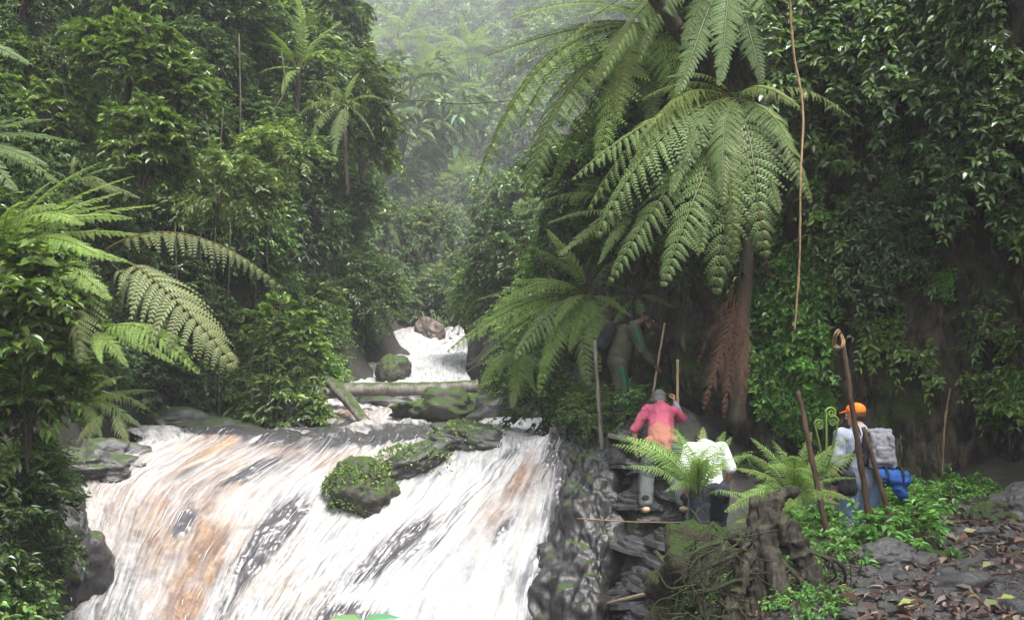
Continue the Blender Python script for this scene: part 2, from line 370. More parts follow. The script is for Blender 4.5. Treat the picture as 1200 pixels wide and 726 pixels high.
c = mixc(N, L, ramp(N, L, noi(N, L, ob, .8, 7, .7, .4), (.50, 0.), (.62, .85)), c, mixc(N, L, n3, (.024, .048, .008), (.085, .125, .020)))
bsdf(N, L, out, c, .62, .3, math2(N, L, 'ADD', n2, math2(N, L, 'MULTIPLY', n3, .6)), 1.0, .12)
mb = MB(); mb.add(pp, gridq(NU, NV))
tag(link('cliff', mb.mesh('cliff', m)), kind='structure', label='dark overhanging rock cliff with roots and moss on the right')
def proj(p):
    p = np.asarray(p, float)-A([0, 0, EYE]); c, s = math.cos(PITCH), math.sin(PITCH)
    f = p[..., 1]*c+p[..., 2]*s; u = -p[..., 1]*s+p[..., 2]*c
    return np.stack([600+FPX*p[..., 0]/f, 363-FPX*u/f], -1), f
_cp, _cf = proj(CLIFF); _cn = nrm(np.cross(np.gradient(CLIFF, axis=1), np.gradient(CLIFF, axis=0)))
_cn *= np.sign((_cn*(A([0, 0, EYE])-CLIFF)).sum(-1, keepdims=True))
def cliff_hit(px, py):
    d = ((_cp-A([px, py]))**2).sum(-1); k = np.where(d < 60, _cf, 1e9)
    i = np.unravel_index(np.argmin(k if k.min() < 1e8 else d), d.shape); return CLIFF[i], _cn[i]

# ------------------------------------------------------------------ water
def gb(px, py, blobs):
    o = np.zeros_like(px)
    for (x, y, rx, ry, ang, a) in blobs:
        c, s = math.cos(R(ang)), math.sin(R(ang)); dx, dy = px-x, py-y
        o = np.maximum(o, a*np.exp(-(((dx*c+dy*s)/rx)**2+((-dx*s+dy*c)/ry)**2)))
    return o
def water_mesh(rows, nu, nv, amber, dark, seed, amp, us, vsx):
    g = A([[P(*q) for q in r] for r in rows]); gp = A([[q[:2] for q in r] for r in rows], float)
    g = catmull(g, nv).transpose(1, 0, 2); g = catmull(g, nu).transpose(1, 0, 2)
    px = catmull(catmull(gp, nv).transpose(1, 0, 2), nu).transpose(1, 0, 2); X, Y = px[..., 0], px[..., 1]
    ln = np.concatenate([np.zeros((1, nu)), np.cumsum(np.linalg.norm(np.diff(g, axis=0), axis=-1), 0)])
    ln = np.repeat(ln.mean(1, keepdims=True), nu, 1)
    wd = np.concatenate([np.zeros((nv, 1)), np.cumsum(np.linalg.norm(np.diff(g, axis=1), axis=-1), 1)], 1)
    wd = np.repeat(wd[len(wd)//3][None], nv, 0)
    wob = .10*noise3(np.stack([wd*1.2, ln*.9, wd*0], -1), seed+60)
    s1 = fbm3(np.stack([(wd+wob)*us, ln*vsx, wd*0], -1), 5, seed, .62)
    s2 = fbm3(np.stack([(wd+wob)*us*.3, ln*vsx*.8, wd*0+5], -1), 3, seed+7)
    s3 = fbm3(np.stack([(wd+wob)*us*3.2, ln*vsx*1.6, wd*0+9], -1), 3, seed+13)
    s4 = fbm3(np.stack([(wd+wob)*6.5, ln*3.2, wd*0+2], -1), 4, seed+31, .6)
    nor = nrm(np.cross(np.gradient(g, axis=1), np.gradient(g, axis=0))); nor *= np.sign(nor[..., 2:3]+1e-6)
    am = gb(X, Y, amber); dk = gb(X, Y, dark)
    k = np.clip(1.1-dk*.68, .15, 1)
    g = g+nor*(amp*k*(.34*s1+1.25*s2+.05*s3+.34*s4))[..., None]
    foam = np.clip(.95+.25*s2+.3*s1-1.25*dk*(1.0+(.75*s1+.5*s3)*np.clip(1.6-dk,.06,1))-.16*np.abs(s4)-.0*am, 0, 1)
    amb = np.clip(am*(1.0+.45*s1+.2*s3+.55*s2+.3*s4), 0, 1)
    dkk = np.clip(dk*1.2+.5*s1*dk, 0, 1)
    return g, np.stack([foam, amb, dkk], -1), np.stack([wd, ln], -1), (X, Y, ln, wd, nor)
m, N, L, out = nt('white_water')
at = N.new('ShaderNodeAttribute'); at.attribute_name = 'Col'; sx = N.new('ShaderNodeSeparateColor'); L.new(at.outputs['Color'], sx.inputs[0])
uv = N.new('ShaderNodeUVMap'); uv.uv_map = 'flow'
f1 = noi(N, L, mapped(N, L, uv.outputs[0], (20, 1.5, 1)), 1.0, 4, .55, .5); f2 = noi(N, L, mapped(N, L, uv.outputs[0], (9, 1.1, 1)), 1.0, 5, .65, .5)
f3 = noi(N, L, mapped(N, L, uv.outputs[0], (5, 3.0, 1)), 1.0, 6, .7, .8)
tint = mixc(N, L, ramp(N, L, f2, (.35, 0.), (.62, 1.)), (.12, .070, .040), (.27, .180, .100))
tint = mixc(N, L, ramp(N, L, f3, (.44, 0.), (.62, 1.)), (.105, .062, .048), tint)
wht = mixc(N, L, ramp(N, L, f2, (.30, 0.), (.56, 1.)), (.265, .238, .205), (.345, .35, .352))
wht = mixc(N, L, ramp(N, L, f1, (.32, .2), (.58, 1.)), (.155, .165, .18), wht)
strk = ramp(N, L, f1, (.36, 0.), (.60, 1.))
k = math2(N, L, 'MULTIPLY', sx.outputs[1], math2(N, L, 'SUBTRACT', 1.3, math2(N, L, 'MULTIPLY', strk, .45)))
c = mixc(N, L, k, wht, tint)
drk = mixc(N, L, f2, (.018, .018, .022), (.085, .08, .085))
fm = math2(N, L, 'ADD', sx.outputs[0], math2(N, L, 'MULTIPLY', math2(N, L, 'SUBTRACT', f1, .5), math2(N, L, 'SUBTRACT', 1.3, math2(N, L, 'MULTIPLY', sx.outputs[2], .75))))
fm = math2(N, L, 'SUBTRACT', fm, math2(N, L, 'MULTIPLY', sx.outputs[2], .30)); fm = ramp(N, L, fm, (.16, 0.), (.62, 1.))
c = mixc(N, L, fm, drk, c)
ro = math2(N, L, 'ADD', .26, math2(N, L, 'MULTIPLY', fm, .5))
bsdf(N, L, out, c, ro, .5, math2(N, L, 'ADD', f1, f2), .35, .03)
M['water'] = m
AMB = [(345,525,100,24,12,.92),(265,548,90,40,-25,.92),(215,600,80,50,-50,.9),(250,650,60,70,-10,.85),(232,715,52,70,-10,.8),(150,600,60,70,0,.42),(330,690,50,70,0,.35),(612,560,45,18,-38,1.0),(585,595,40,24,-40,.55),(100,700,40,40,0,.22),(440,520,60,8,-8,.4),(300,735,60,20,0,.4),(420,500,60,6,0,.4)]
DRK = [(322,618,50,20,-55,.75),(345,600,30,14,-40,.5),(285,660,26,16,-50,.5),(470,640,62,20,-38,.68),(430,668,46,16,-38,.5),(395,725,60,18,0,.8),(300,505,130,9,0,1.0),(440,510,100,9,-4,.95),(215,612,34,18,-55,.45),(300,548,50,10,-20,.6),(450,580,30,9,-30,.5),(655,520,24,14,-60,.9),(665,545,14,40,12,.8),(650,620,14,60,8,.7),(632,700,18,70,5,.7),(590,615,30,9,-50,.4),(170,525,20,20,0,.4)]
g, colr, uvv, WINFO = water_mesh(WROWS, 330, 520, AMB, DRK, 3, .11, 3.6, .55)
mb = MB(); mb.add(g, gridq(330, 520), col=colr.reshape(-1, 3))
WATER = g
tag(link('waterfall', mb.mesh('waterfall', M['water'], uv=uvv.reshape(-1, 2))), kind='structure', label='broad white and amber waterfall pouring down in the foreground')
g2, colr, uvv, UINFO = water_mesh(UROWS, 120, 360, [(470,480,45,8,-15,.5),(410,490,40,10,0,.6),(430,425,30,6,0,.2),(485,387,20,5,0,.5)],
   [(430,470,34,6,0,1.0),(490,468,26,6,0,.8),(400,503,120,7,0,1.0),(520,475,30,8,0,.5)], 19, .12, 2.6, .7)
mb = MB(); mb.add(g2, gridq(120, 360), col=colr.reshape(-1, 3))
tag(link('rapids', mb.mesh('rapids', M['water'], uv=uvv.reshape(-1, 2))), kind='structure', label='white rapids tumbling down the stream above the fall')
# flying threads and drops of water off the fall, nobody could count them
rng = np.random.default_rng(77)
m, N, L, out = nt('water_spray'); bsdf(N, L, out, (.48, .485, .49), .5, .3); M['spray'] = m
mb = MB(); NVv, NUu = WATER.shape[:2]
dat = gb(WINFO[0], WINFO[1], DRK)
for _ in range(650):
    edge = rng.random()
    u = int(rng.beta(.5, .8)*(NUu-1)*.86) if edge < .6 else rng.integers(0, int(NUu*.85))
    v = rng.integers(95, NVv-150)
    if edge > .6 and dat[v, u] < .15: continue
    ln = rng.integers(8, 34); vv = np.clip(np.arange(0, ln, 3)+v, 0, NVv-1)
    p = WATER[vv, u]+WINFO[4][vv, u]*(rng.uniform(-.02, .06)+.02*np.sin(np.linspace(0, 3, len(vv))))[:, None]*1.0
    p = p+A([rng.uniform(-.03, .03), 0, 0]); r = rng.uniform(.0015, .005)*np.sin(np.linspace(.15, 3.0, len(vv)))
    V, Q, T = tube(p, r, 4, False); mb.add(V, Q)
IV, IT = ico(1)
for _ in range(260):
    u = rng.choice([rng.integers(0, 12), rng.integers(0, int(NUu*.85))]); v = rng.integers(90, NVv-150)
    p = WATER[v, u]+WINFO[4][v, u]*abs(rng.normal(0, .12))+rng.normal(0, .05, 3)+A([0, 0, .02]); mb.add(IV*rng.uniform(.002, .006)*A([1, 1, 1.6])+p, None, IT)
tag(link('water_spray', mb.mesh('water_spray', M['spray'])), kind='stuff', label='flying white threads and drops of water off the fall', cat='spray')

# ------------------------------------------------------------------ rocks
def rock_mesh(name, mat, seed, sub=4, rough=.35, flat=1.0, freq=1.2, bul=2):
    V, T = ico(sub); d = fbm3(V*freq+seed*7.7, 5, seed, .5); d2 = np.abs(fbm3(V*freq*2.6+seed*3.1, 3, seed+50))
    W = V*(1+rough*d+rough*.35*d2)[:, None]; W[:, 2] *= flat
    mb = MB(); mb.add(W, None, T); return mb.mesh(name, mat)
def rock(name, px, py, d, size, label, mat, seed, rot=(0, 0, 0), cat='rock', group=None, sub=5, rough=.3, freq=1.2):
    o = link(name, rock_mesh(name, M[mat], seed, sub, rough, 1.0, freq)); o.location = P(px, py, d) if py is not None else (px, d, 0)
    o.scale = size; o.rotation_euler = [R(a) for a in rot]; return tag(o, label, cat, group)

# dark wet rock face between the fall and the climbers
RF = [[(664,500,15.2),(690,496,14.7),(712,495,14.3),(735,500,14.2),(760,506,14.6)], [(650,520,14.1),(676,514,13.5),(705,514,13.2),(735,520,13.2),(762,530,13.6)],
      [(640,552,13.5),(668,548,12.85),(698,548,12.6),(728,552,12.7),(755,560,13.2)], [(632,602,13.0),(660,596,12.35),(694,598,12.05),(722,600,12.1),(750,606,12.7)],
      [(618,655,12.5),(652,652,11.9),(690,655,11.5),(718,655,11.6),(745,660,12.2)], [(604,735,11.9),(640,735,11.35),(680,735,10.95),(708,735,11.1),(735,738,11.7)],
      [(592,840,11.3),(628,840,10.85),(668,840,10.5),(698,840,10.6),(725,840,11.2)], [(580,960,10.9),(618,960,10.4),(660,960,10.1),(690,960,10.2),(715,960,10.8)]]
gr = catmull(catmull(A([[P(*q) for q in r] for r in RF]), 220).transpose(1, 0, 2), 110).transpose(1, 0, 2)
no = nrm(np.cross(np.gradient(gr, axis=1), np.gradient(gr, axis=0))); no *= np.sign((no*(A([0, 0, EYE])-gr)).sum(-1, keepdims=True))
dd = .20*fbm3(gr*A([1.3, 1.3, .8]), 4, 71)-.13*np.abs(fbm3(gr*A([2.6, 2.6, 1.1]), 4, 75))+.03*fbm3(gr*A([8, 8, 4]), 3, 79)-.07; stq = gr[..., 2]/.23+.5*noise3(gr*1.6, 81); dd += .018*np.clip((stq-np.floor(stq)-.35)*5, 0, 1)
gr = gr+no*dd[..., None]; mb = MB(); mb.add(gr, gridq(110, 220)); tag(link('rock_face', mb.mesh('rock_face', M['rock_face'])), 'dark wet stepped rock face between the fall and the climbers', 'rock')

# ------------------------------------------------------------------ plants: mesh kits
def leaves(mb, pos, dirs, ups, L, Wd, rng, cb=(1, 1, 1), cv=.25, fold=.18, droop=.15, hue=.12, simple=False):
    pos = np.asarray(pos, float); n = len(pos); x = nrm(dirs); z = nrm(ups-x*(ups*x).sum(-1, keepdims=True)); y = np.cross(z, x)
    L = np.broadcast_to(np.asarray(L, float), (n,))[:, None]; W = np.broadcast_to(np.asarray(Wd, float), (n,))[:, None]
    def pt(a, b, c): return pos+x*L*a+y*W*b+z*(W*c*fold*2-L*droop*a*a)
    if simple:
        V = np.stack([pt(0, 0, 0), pt(.42, .5, 1), pt(1, 0, 0), pt(.42, -.5, 1)], 1); k = 4
        Q = A([[0, 3, 2, 1]])
        b = np.arange(n)[:, None, None]*k
        qs, ts = (Q[None]+b).reshape(-1, 4), None
    else:
        V = np.stack([pt(0, 0, 0), pt(.3, 0, 0), pt(.68, 0, 0), pt(1, 0, 0), pt(.27, .48, 1), pt(.65, .38, .8), pt(.27, -.48, 1), pt(.65, -.38, .8)], 1); k = 8
        b = np.arange(n)[:, None, None]*k
        qs = (A([[1, 2, 5, 4], [1, 6, 7, 2]])[None]+b).reshape(-1, 4); ts = (A([[0, 1, 4], [2, 3, 5], [0, 6, 1], [2, 7, 3]])[None]+b).reshape(-1, 3)
    br = rng.lognormal(0, cv, (n, 1)); hu = rng.normal(0, hue, (n, 1))
    col = A(cb)[None]*br*np.concatenate([1+hu, 1+hu*.3, 1-hu*.6], 1)
    mb.add(V.reshape(-1, 3), qs, ts, col=np.repeat(np.clip(col, .05, 4), k, 0))
def spray(mb, wb, rng, p0, d0, length, nl, L, W, droop=.3, up=(0, 0, 1), **kw):
    """a twig with alternate leaves"""
    t = np.linspace(0, 1, 6); d0 = nrm(d0); side = nrm(np.cross(d0, A(up)+rng.normal(0, .05, 3)))
    if wb is not None: wb.add(*tube(p0+np.outer(t, d0)*length-np.outer(t*t, [0, 0, 1])*length*droop, .012*(1.1-t)*max(length, .3), 4, False), col=(1, 1, 1))
    s = np.sort(rng.uniform(.12, 1, nl)); sg = np.where(np.arange(nl) % 2, 1, -1)[:, None]
    pos = p0+np.outer(s, d0)*length-np.outer(s*s, [0, 0, 1])*length*droop
    dirs = d0*rng.uniform(.3, .9, (nl, 1))+side*sg*rng.uniform(.5, 1.1, (nl, 1))+rng.normal(0, .22, (nl, 3))-A([0, 0, .25])
    ups = A(up)*1.0+rng.normal(0, .38, (nl, 3))
    leaves(mb, pos, dirs, ups, L*rng.uniform(.65, 1.25, nl), W*rng.uniform(.7, 1.2, nl), rng, **kw)
def bush_meshes(name, mat, seed, rx, rz, n_sp, nl, L, W, tw=.4, shape='dome', cb=(1, 1, 1), bark='bark_dark', cv=.25, stems=7, simple=False, hue=.12, clumps=0):
    """crown + woody stem meshes; base at the origin, height about 2*rz; sprays sit in uneven clumps"""
    rng = np.random.default_rng(seed); mb = MB(); wb = MB()
    cl = [] if not clumps else [(nrm(rng.normal(0, 1, 3)+A([0, -.2, .35])), rng.uniform(.55, 1.12), rng.uniform(.7, 1.35)) for _ in range(clumps)]
    for i in range(n_sp):
        if cl:
            c, rr, b = cl[rng.integers(len(cl))]; d = nrm(c*rr+rng.normal(0, .22, 3)); r = rr*rng.uniform(.75, 1.05)
        else: d = nrm(rng.normal(0, 1, 3)); r = rng.uniform(.35, 1)**.5; b = 1
        if d[2] < 0 and rng.random() < .35: d[2] = -d[2]
        p = A([0, 0, rz])+d*A([rx, rx, rz])*r
        out = nrm(d*A([1, 1, .5])+rng.normal(0, .35, 3))
        spray(mb, wb, rng, p, out, tw*rng.uniform(.6, 1.3), nl, L, W, rng.uniform(.1, .55), cb=A(cb)*b, cv=cv, simple=simple, hue=hue)
    for i in range(stems):
        e = nrm(rng.normal(0, 1, 3)); e[2] = abs(e[2]); p1 = A([0, 0, rz])+e*A([rx, rx, rz])*.75
        mid = p1*.5+A([0, 0, .25*rz])+rng.normal(0, .12, 3)*rx
        wb.add(*tube(catmull([A([0, 0, -.25]), mid*A([.45, .45, .8]), mid, p1], 12), np.linspace(.020, .005, 12)*(rx+rz)*.8, 5, False))
    return mb.mesh(name+'_crown', M[mat], False), wb.mesh(name+'_stem', M[bark])
def drape_meshes(name, mat, seed, w, h, n_sp, nl, L, W, cb=(1, 1, 1), cv=.3, hue=.12, strands=9):
    """creeper curtain hanging from its top at the origin (down = -Z, open side = -Y)"""
    rng = np.random.default_rng(seed); mb = MB(); wb = MB()
    xs = rng.uniform(-.5, .5, strands)*w; lens = h*rng.uniform(.45, 1.0, strands)
    for x, l in zip(xs, lens):
        t = np.linspace(0, 1, 10); wob = .10*w*np.stack([noise3(np.stack([t*3, t*0+x*9, t*0+seed], -1)), noise3(np.stack([t*3+7, t*0+x*9, t*0], -1)), t*0], -1)
        wb.add(*tube(np.stack([x+t*0, .1*np.sin(t*4+x)-.15*t, -t*l], -1)+wob, .009, 4, False))
    for i in range(n_sp):
        k = rng.integers(strands); t = rng.random()**.8
        p = A([xs[k]+rng.normal(0, .07)*w, -.12*rng.random()*w-.1*t, -t*lens[k]])
        d = nrm(A([rng.normal(0, .7), -rng.uniform(.2, 1), rng.uniform(-.9, .4)]))
        spray(mb, wb, rng, p, d, rng.uniform(.15, .4), nl, L, W, rng.uniform(.2, .7), up=(0, -.55, .85), cb=cb, cv=cv, hue=hue)
    return mb.mesh(name+'_foliage', M[mat], False), wb.mesh(name+'_stem', M['stem_brown'])
def frond_mesh(name, mat, seed, n=26, m=13, arch=.14, wid=.17, sweep=.45, droop=.35, stem=.1, pw=.62, pl=1.0, tipd=.25, cb=(1, 1, 1), curl=0.0, missing=.0):
    rng = np.random.default_rng(seed); mb = MB()
    def C(t): return np.stack([t, 0*t+.012*np.sin(t*5+seed), arch*4*t*(1-t)*(1-.25*t)-0*t], -1)
    t = np.linspace(0, 1, 24); c = C(t)
    mb.add(*tube(c, np.linspace(.0065, .0012, 24), 5, False), col=A([.75, .55, .45])*A(cb))
    ti = stem+(1-stem)*((np.arange(n)+.5)/n)**.95; s = (ti-stem)/(1-stem)
    shp = np.minimum(1, .42+1.9*s)*np.clip(1-s, .0, 1)**.62
    sp = (1-stem)/n
    for i in range(n):
        T = nrm(C(A([ti[i]+.01]))-C(A([ti[i]-.01])))[0]; Nn = nrm(np.cross(T, A([0, 1.0, 0]))); Nn *= np.sign(Nn[2]+1e-6)
        for sg in (-1, 1):
            if rng.random() < missing: continue
            l = wid*shp[i]*rng.uniform(.8, 1.1); th = sweep+rng.normal(0, .085)+.35*s[i]
            d = math.cos(th)*A([0, sg, 0])+math.sin(th)*T; d = nrm(d+Nn*rng.normal(.05, .05)); b = nrm(np.cross(Nn, d))*sg
            mm = max(3, int(m*(.35+.65*shp[i]))); u = (np.arange(mm)+.6)/mm
            dr = droop*rng.uniform(.8, 1.25)
            def pos(u): return C(A([ti[i]]))+np.outer(u, d)*l-np.outer(u*u, Nn)*l*dr-np.outer(u**2*curl, T)*l
            q = pos(u); hw = l/mm*.5*pw*1.25; ll = sp*.62*pl*np.clip(1-u, 0, 1)**.5*np.minimum(1, .6+u*3)
            for sd in (-1, 1):
                e = nrm(b*sd+.45*d-.18*Nn*1)
                ax = nrm(d-2*u[:, None]*Nn*dr*.6)
                V = np.stack([q-ax*hw, q+ax*hw, q+e*ll[:, None]*.95+ax*hw*.9-Nn*ll[:, None]*.15, q+e*ll[:, None]*.9-ax*hw*.15-Nn*ll[:, None]*.15], 1)
                V = V[:, ::(1 if sd*sg > 0 else -1)]
                bb = rng.lognormal(0, .10)*np.clip(1.05-.12*u, .5, 2)
                mb.add(V.reshape(-1, 3), np.arange(mm*4).reshape(-1, 4), col=np.repeat(A(cb)[None]*bb[:, None], 4, 0))
            tp = pos(A([1.0]))[0]; ax = nrm(tp-pos(A([.93]))[0])
            w = l*.006
            pq = pos(np.linspace(0, 1, 5)); mb.add(*tube(pq+Nn*.0005, np.linspace(.0016, .0005, 5), 3, False), col=A([.85, .7, .5])*A(cb))
    return mb.mesh(name, M[mat], False)
def put_frond(parent, me, base, tip, up=(0, 0, 1), wide=1.0, name='frond', roll=0.0, thick=None):
    base = A(base, float) if not isinstance(base, np.ndarray) else base; x = tip-base; Lg = np.linalg.norm(x); x = x/Lg
    u = A(up, float) if not isinstance(up, np.ndarray) else up
    z = nrm(u-x*np.dot(u, x)); y = np.cross(z, x)
    if roll: y, z = y*math.cos(roll)+z*math.sin(roll), z*math.cos(roll)-y*math.sin(roll)
    o = link(name, me, parent)
    mt = Matrix(((x[0]*Lg, y[0]*Lg*wide, z[0]*Lg, base[0]), (x[1]*Lg, y[1]*Lg*wide, z[1]*Lg, base[1]), (x[2]*Lg, y[2]*Lg*wide, z[2]*Lg, base[2]), (0, 0, 0, 1)))
    o.matrix_basis = Matrix.Translation(-Vector(parent.location)) @ mt if parent is not None else mt
    return o
def parts(t, **kw):
    for n, me in kw.items(): link(n, me, t)
    return t

FR = {}
FR['tree'] = [frond_mesh('frond_tree', 'fern', 1, 34, 17, .10, .17, .42, .30, missing=.04), frond_mesh('frond_tree', 'fern', 2, 31, 16, .16, .19, .5, .45, missing=.06), frond_mesh('frond_tree', 'fern', 3, 36, 17, .07, .15, .38, .25, cb=(.95, 1.0, 1.05)), frond_mesh('frond_tree', 'fern', 4, 30, 15, .2, .16, .55, .6, cb=(1.1, 1.0, .8), missing=.12)]
FR['open'] = [frond_mesh('frond_open', 'fern', 5, 25, 16, .10, .22, .45, .45, pw=.66, pl=.78, missing=.05), frond_mesh('frond_open', 'fern', 6, 19, 14, .16, .27, .5, .55, pw=.66, pl=.80)]
FR['fresh'] = [frond_mesh('frond_fresh', 'fern_fresh', 11, 24, 12, .14, .19, .5, .35), frond_mesh('frond_fresh', 'fern_fresh', 12, 22, 12, .22, .20, .45, .5), frond_mesh('frond_fresh', 'fern_fresh', 13, 26, 12, .10, .17, .5, .25)]
FR['olive'] = [frond_mesh('frond_olive', 'fern_olive', 21, 17, 16, .12, .30, .45, .75, pw=.8, pl=.92, curl=-.15), frond_mesh('frond_olive', 'fern_olive', 22, 22, 13, .20, .15, .5, 1.0, pw=.8, curl=-.1)]
FR['dead'] = [frond_mesh('frond_dead', 'fern_dead', 31, 20, 12, .06, .22, .8, .6, pw=.55, pl=.55, cb=(1, 1, 1), missing=.12), frond_mesh('frond_dead', 'fern_dead', 32, 18, 12, .1, .19, .9, .9, pw=.55, pl=.5, missing=.2)]
FR['sword'] = [frond_mesh('frond_sword', 'fern_fresh', 41, 28, 7, .16, .19, .35, .3, pw=.95, pl=.62, cb=(1.0, 1.08, 1.3)), frond_mesh('frond_sword', 'fern_fresh', 42, 26, 7, .24, .20, .3, .5, pw=.95, pl=.62, cb=(1.05, 1.1, 1.2))]

def fern(name, loc, label, targets, kinds, cat='fern', group=None, trunk=None, seed=0, up=None, wide=1.0):
    """targets: list of (px, py, distance[, base override]); fronds run from the crown to each tip"""
    rng = np.random.default_rng(seed+900); t = thing(name, loc, label, cat, group); base = A(loc)
    if trunk is not None: base = A(trunk[-1])
    for tg in targets:
        tip = P(*tg[:3]) if len(tg) < 4 or tg[3] is None else tg[3]
        me = FR[kinds[rng.integers(len(kinds))]]; me = me[rng.integers(len(me))]
        put_frond(t, me, base+nrm(tip-base)*.06, tip, up if up is not None else (0, 0, 1), wide*rng.uniform(.9, 1.12), roll=rng.normal(0, .16))
    if trunk is not None:
        pts = catmull(np.asarray(trunk), 24)-A(loc); rr = np.linspace(.13, .085, 24)*(.45 if loc[1] > 19 else 1)*(1+.12*np.sin(np.arange(24)*2.4))
        V, Q, T = tube(pts, rr, 9); V = V+.02*noise3(V*14)[:, None]
        mb = MB(); mb.add(V, Q, T); link('trunk', mb.mesh('trunk', M['bark_dark']), t)
    return t
def rosette(name, loc, label, kinds, n, Lr, cat='fern', group=None, seed=0, lift=(.0, .75), toward=None, spread=math.pi, trunk=None, wide=1.0):
    rng = np.random.default_rng(seed+300); loc = A(loc, float); tg = []; top = A(trunk[-1]) if trunk is not None else loc
    a0 = rng.uniform(0, 6.28) if toward is None else toward
    for i in range(n):
        a = a0+spread*(2*(i+.5)/n-1)+rng.normal(0, .18); el = rng.uniform(*lift); l = Lr*rng.uniform(.75, 1.15)
        tg.append((0, 0, 0, top+l*A([math.cos(a)*math.cos(el), math.sin(a)*math.cos(el), math.sin(el)])))
    return fern(name, loc, label, tg, kinds, cat, group, trunk, seed, wide=wide)

# ------------------------------------------------------------------ shrubs and trees, one library mesh per kind
LIB = {
 'broad': [bush_meshes('broad', 'leaf_mid', s, .9, .85, 250, 12, .20, .105, clumps=20, cv=.28) for s in (1, 2)],
 'dark': [bush_meshes('dark', 'leaf_dark', s, .95, .85, 400, 13, .135, .066, clumps=28, cv=.32) for s in (3, 4)],
 'light': [bush_meshes('light', 'leaf_light', s, .95, .60, 260, 11, .15, .066, clumps=12, tw=.5) for s in (5, 6)],
 'fine': [bush_meshes('fine', 'leaf_mid', s, .95, .9, 720, 15, .080, .040, clumps=16, cb=(.9, 1, .95)) for s in (7,)],
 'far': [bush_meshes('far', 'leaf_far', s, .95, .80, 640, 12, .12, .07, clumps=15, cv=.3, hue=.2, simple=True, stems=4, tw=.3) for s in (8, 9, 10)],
 'big': [bush_meshes('big', 'leaf_far', s, .7, .5, 44, 7, .30, .12, clumps=0, tw=.5, stems=9, cb=(1.0, 1.05, 1.05)) for s in (11, 12)],
 'herb': [bush_meshes('herb', 'leaf_fresh', s, .30, .16, 34, 7, .085, .045, tw=.2, stems=10, cb=(1, 1, 1), bark='stem_brown') for s in (13, 14, 15)],
 'drape': [drape_meshes('drape', 'leaf_dark', s, 1.6, 2.2, 260, 10, .13, .07) for s in (16, 17)],
 'drape_light': [drape_meshes('drape_light', 'leaf_fresh', s, .9, 1.5, 150, 8, .10, .075, cb=(1.15, 1.1, .9)) for s in (18, 19)],
 'sprig': [drape_meshes('sprig', 'leaf_mid', s, .35, .8, 26, 8, .095, .05, strands=3) for s in (20, 21, 22)],
}
rs = random.Random(12)
def plant(name, kind, loc, size, label, cat='shrub', group=None, lean=0.0, var=None, stretch=1.0, rz=None):
    me = LIB[kind][rs.randrange(len(LIB[kind])) if var is None else var]
    t = thing(name, loc, label, cat, group, rs.uniform(0, 6.28) if rz is None else rz, size)
    t.scale = (size, size, size*stretch)
    nm = ('foliage', 'stem') if kind.startswith(('drape', 'sprig')) else ('crown', 'trunk' if cat == 'tree' else 'stem')
    link(nm[0], me[0], t); link(nm[1], me[1], t); t.rotation_euler[1] = lean; return t
def pxsize(d, px): return px*d/FPX

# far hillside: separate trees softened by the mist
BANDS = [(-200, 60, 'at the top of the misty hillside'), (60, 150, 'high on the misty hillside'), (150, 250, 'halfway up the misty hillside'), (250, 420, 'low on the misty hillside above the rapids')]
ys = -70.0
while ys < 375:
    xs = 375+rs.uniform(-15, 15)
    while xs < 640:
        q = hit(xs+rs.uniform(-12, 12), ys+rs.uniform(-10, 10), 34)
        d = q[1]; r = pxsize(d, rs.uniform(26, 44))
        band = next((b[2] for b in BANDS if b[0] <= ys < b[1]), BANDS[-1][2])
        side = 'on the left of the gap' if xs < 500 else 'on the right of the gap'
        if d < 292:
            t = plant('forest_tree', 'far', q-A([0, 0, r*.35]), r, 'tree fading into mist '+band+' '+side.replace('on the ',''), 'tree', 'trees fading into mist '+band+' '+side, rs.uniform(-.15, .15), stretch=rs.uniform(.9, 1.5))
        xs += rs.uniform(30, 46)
    ys += 34
# thicket on the left bank
COLW = [(-200, 110, 'beside the left picture edge'), (110, 250, 'behind the drooping olive fern'), (250, 360, 'on the shaded slope left of the rapids'), (360, 600, 'along the edge of the misty gap')]
ROWW = [(-200, 110, 'highest'), (110, 230, 'upper'), (230, 360, 'middle'), (360, 520, 'lowest')]
def word(tab, v): return next((b[2] for b in tab if b[0] <= v < b[1]), tab[-1][2])
edge = [(-60, 395), (60, 400), (150, 425), (260, 440), (350, 430), (400, 385), (500, 350)]
y = -55.0
while y < 500:
    x = -70.0; xm = np.interp(y, [e[0] for e in edge], [e[1] for e in edge])
    while x < xm:
        xx, yy = x+rs.uniform(-18, 18), y+rs.uniform(-16, 16)
        hole = (205 < xx < 330 and 60 < yy < 130) or (190 < xx < 310 and 300 < yy < 500) or (300 < xx < 345 and 180 < yy < 300)
        if not (hole and rs.random() < .3) and xx < xm:
            q = hit(xx, yy, 7); d = q[1]; r = pxsize(d, rs.uniform(34, 56))
            k = rs.choices(['dark', 'broad', 'fine', 'drape'], [5, 2.2, 1.5, 2])[0]
            if (200 < xx < 330 and k == 'broad') or hole: k = 'dark'
            if k == 'drape':
                w = 'dark hanging creeper in the '+word(ROWW, yy)+' row '+word(COLW, xx)
                plant('creeper', 'drape', q+A([0, -.45*r, r*.9]), r*.9, w, 'creeper', w, rz=rs.uniform(-.5, .5))
            else:
                look = {'dark': 'dark small-leaved shrub', 'broad': 'glossy broad-leaved shrub', 'fine': 'fine-leaved green shrub'}[k]
                w = look+' in the '+word(ROWW, yy)+' row '+word(COLW, xx)
                plant('shrub', k, q-A([0, 0, r*.5]), r, w, 'shrub', w, rs.uniform(-.3, .3), stretch=rs.uniform(.8, 1.15))
        x += rs.uniform(38, 56)
    y += 40
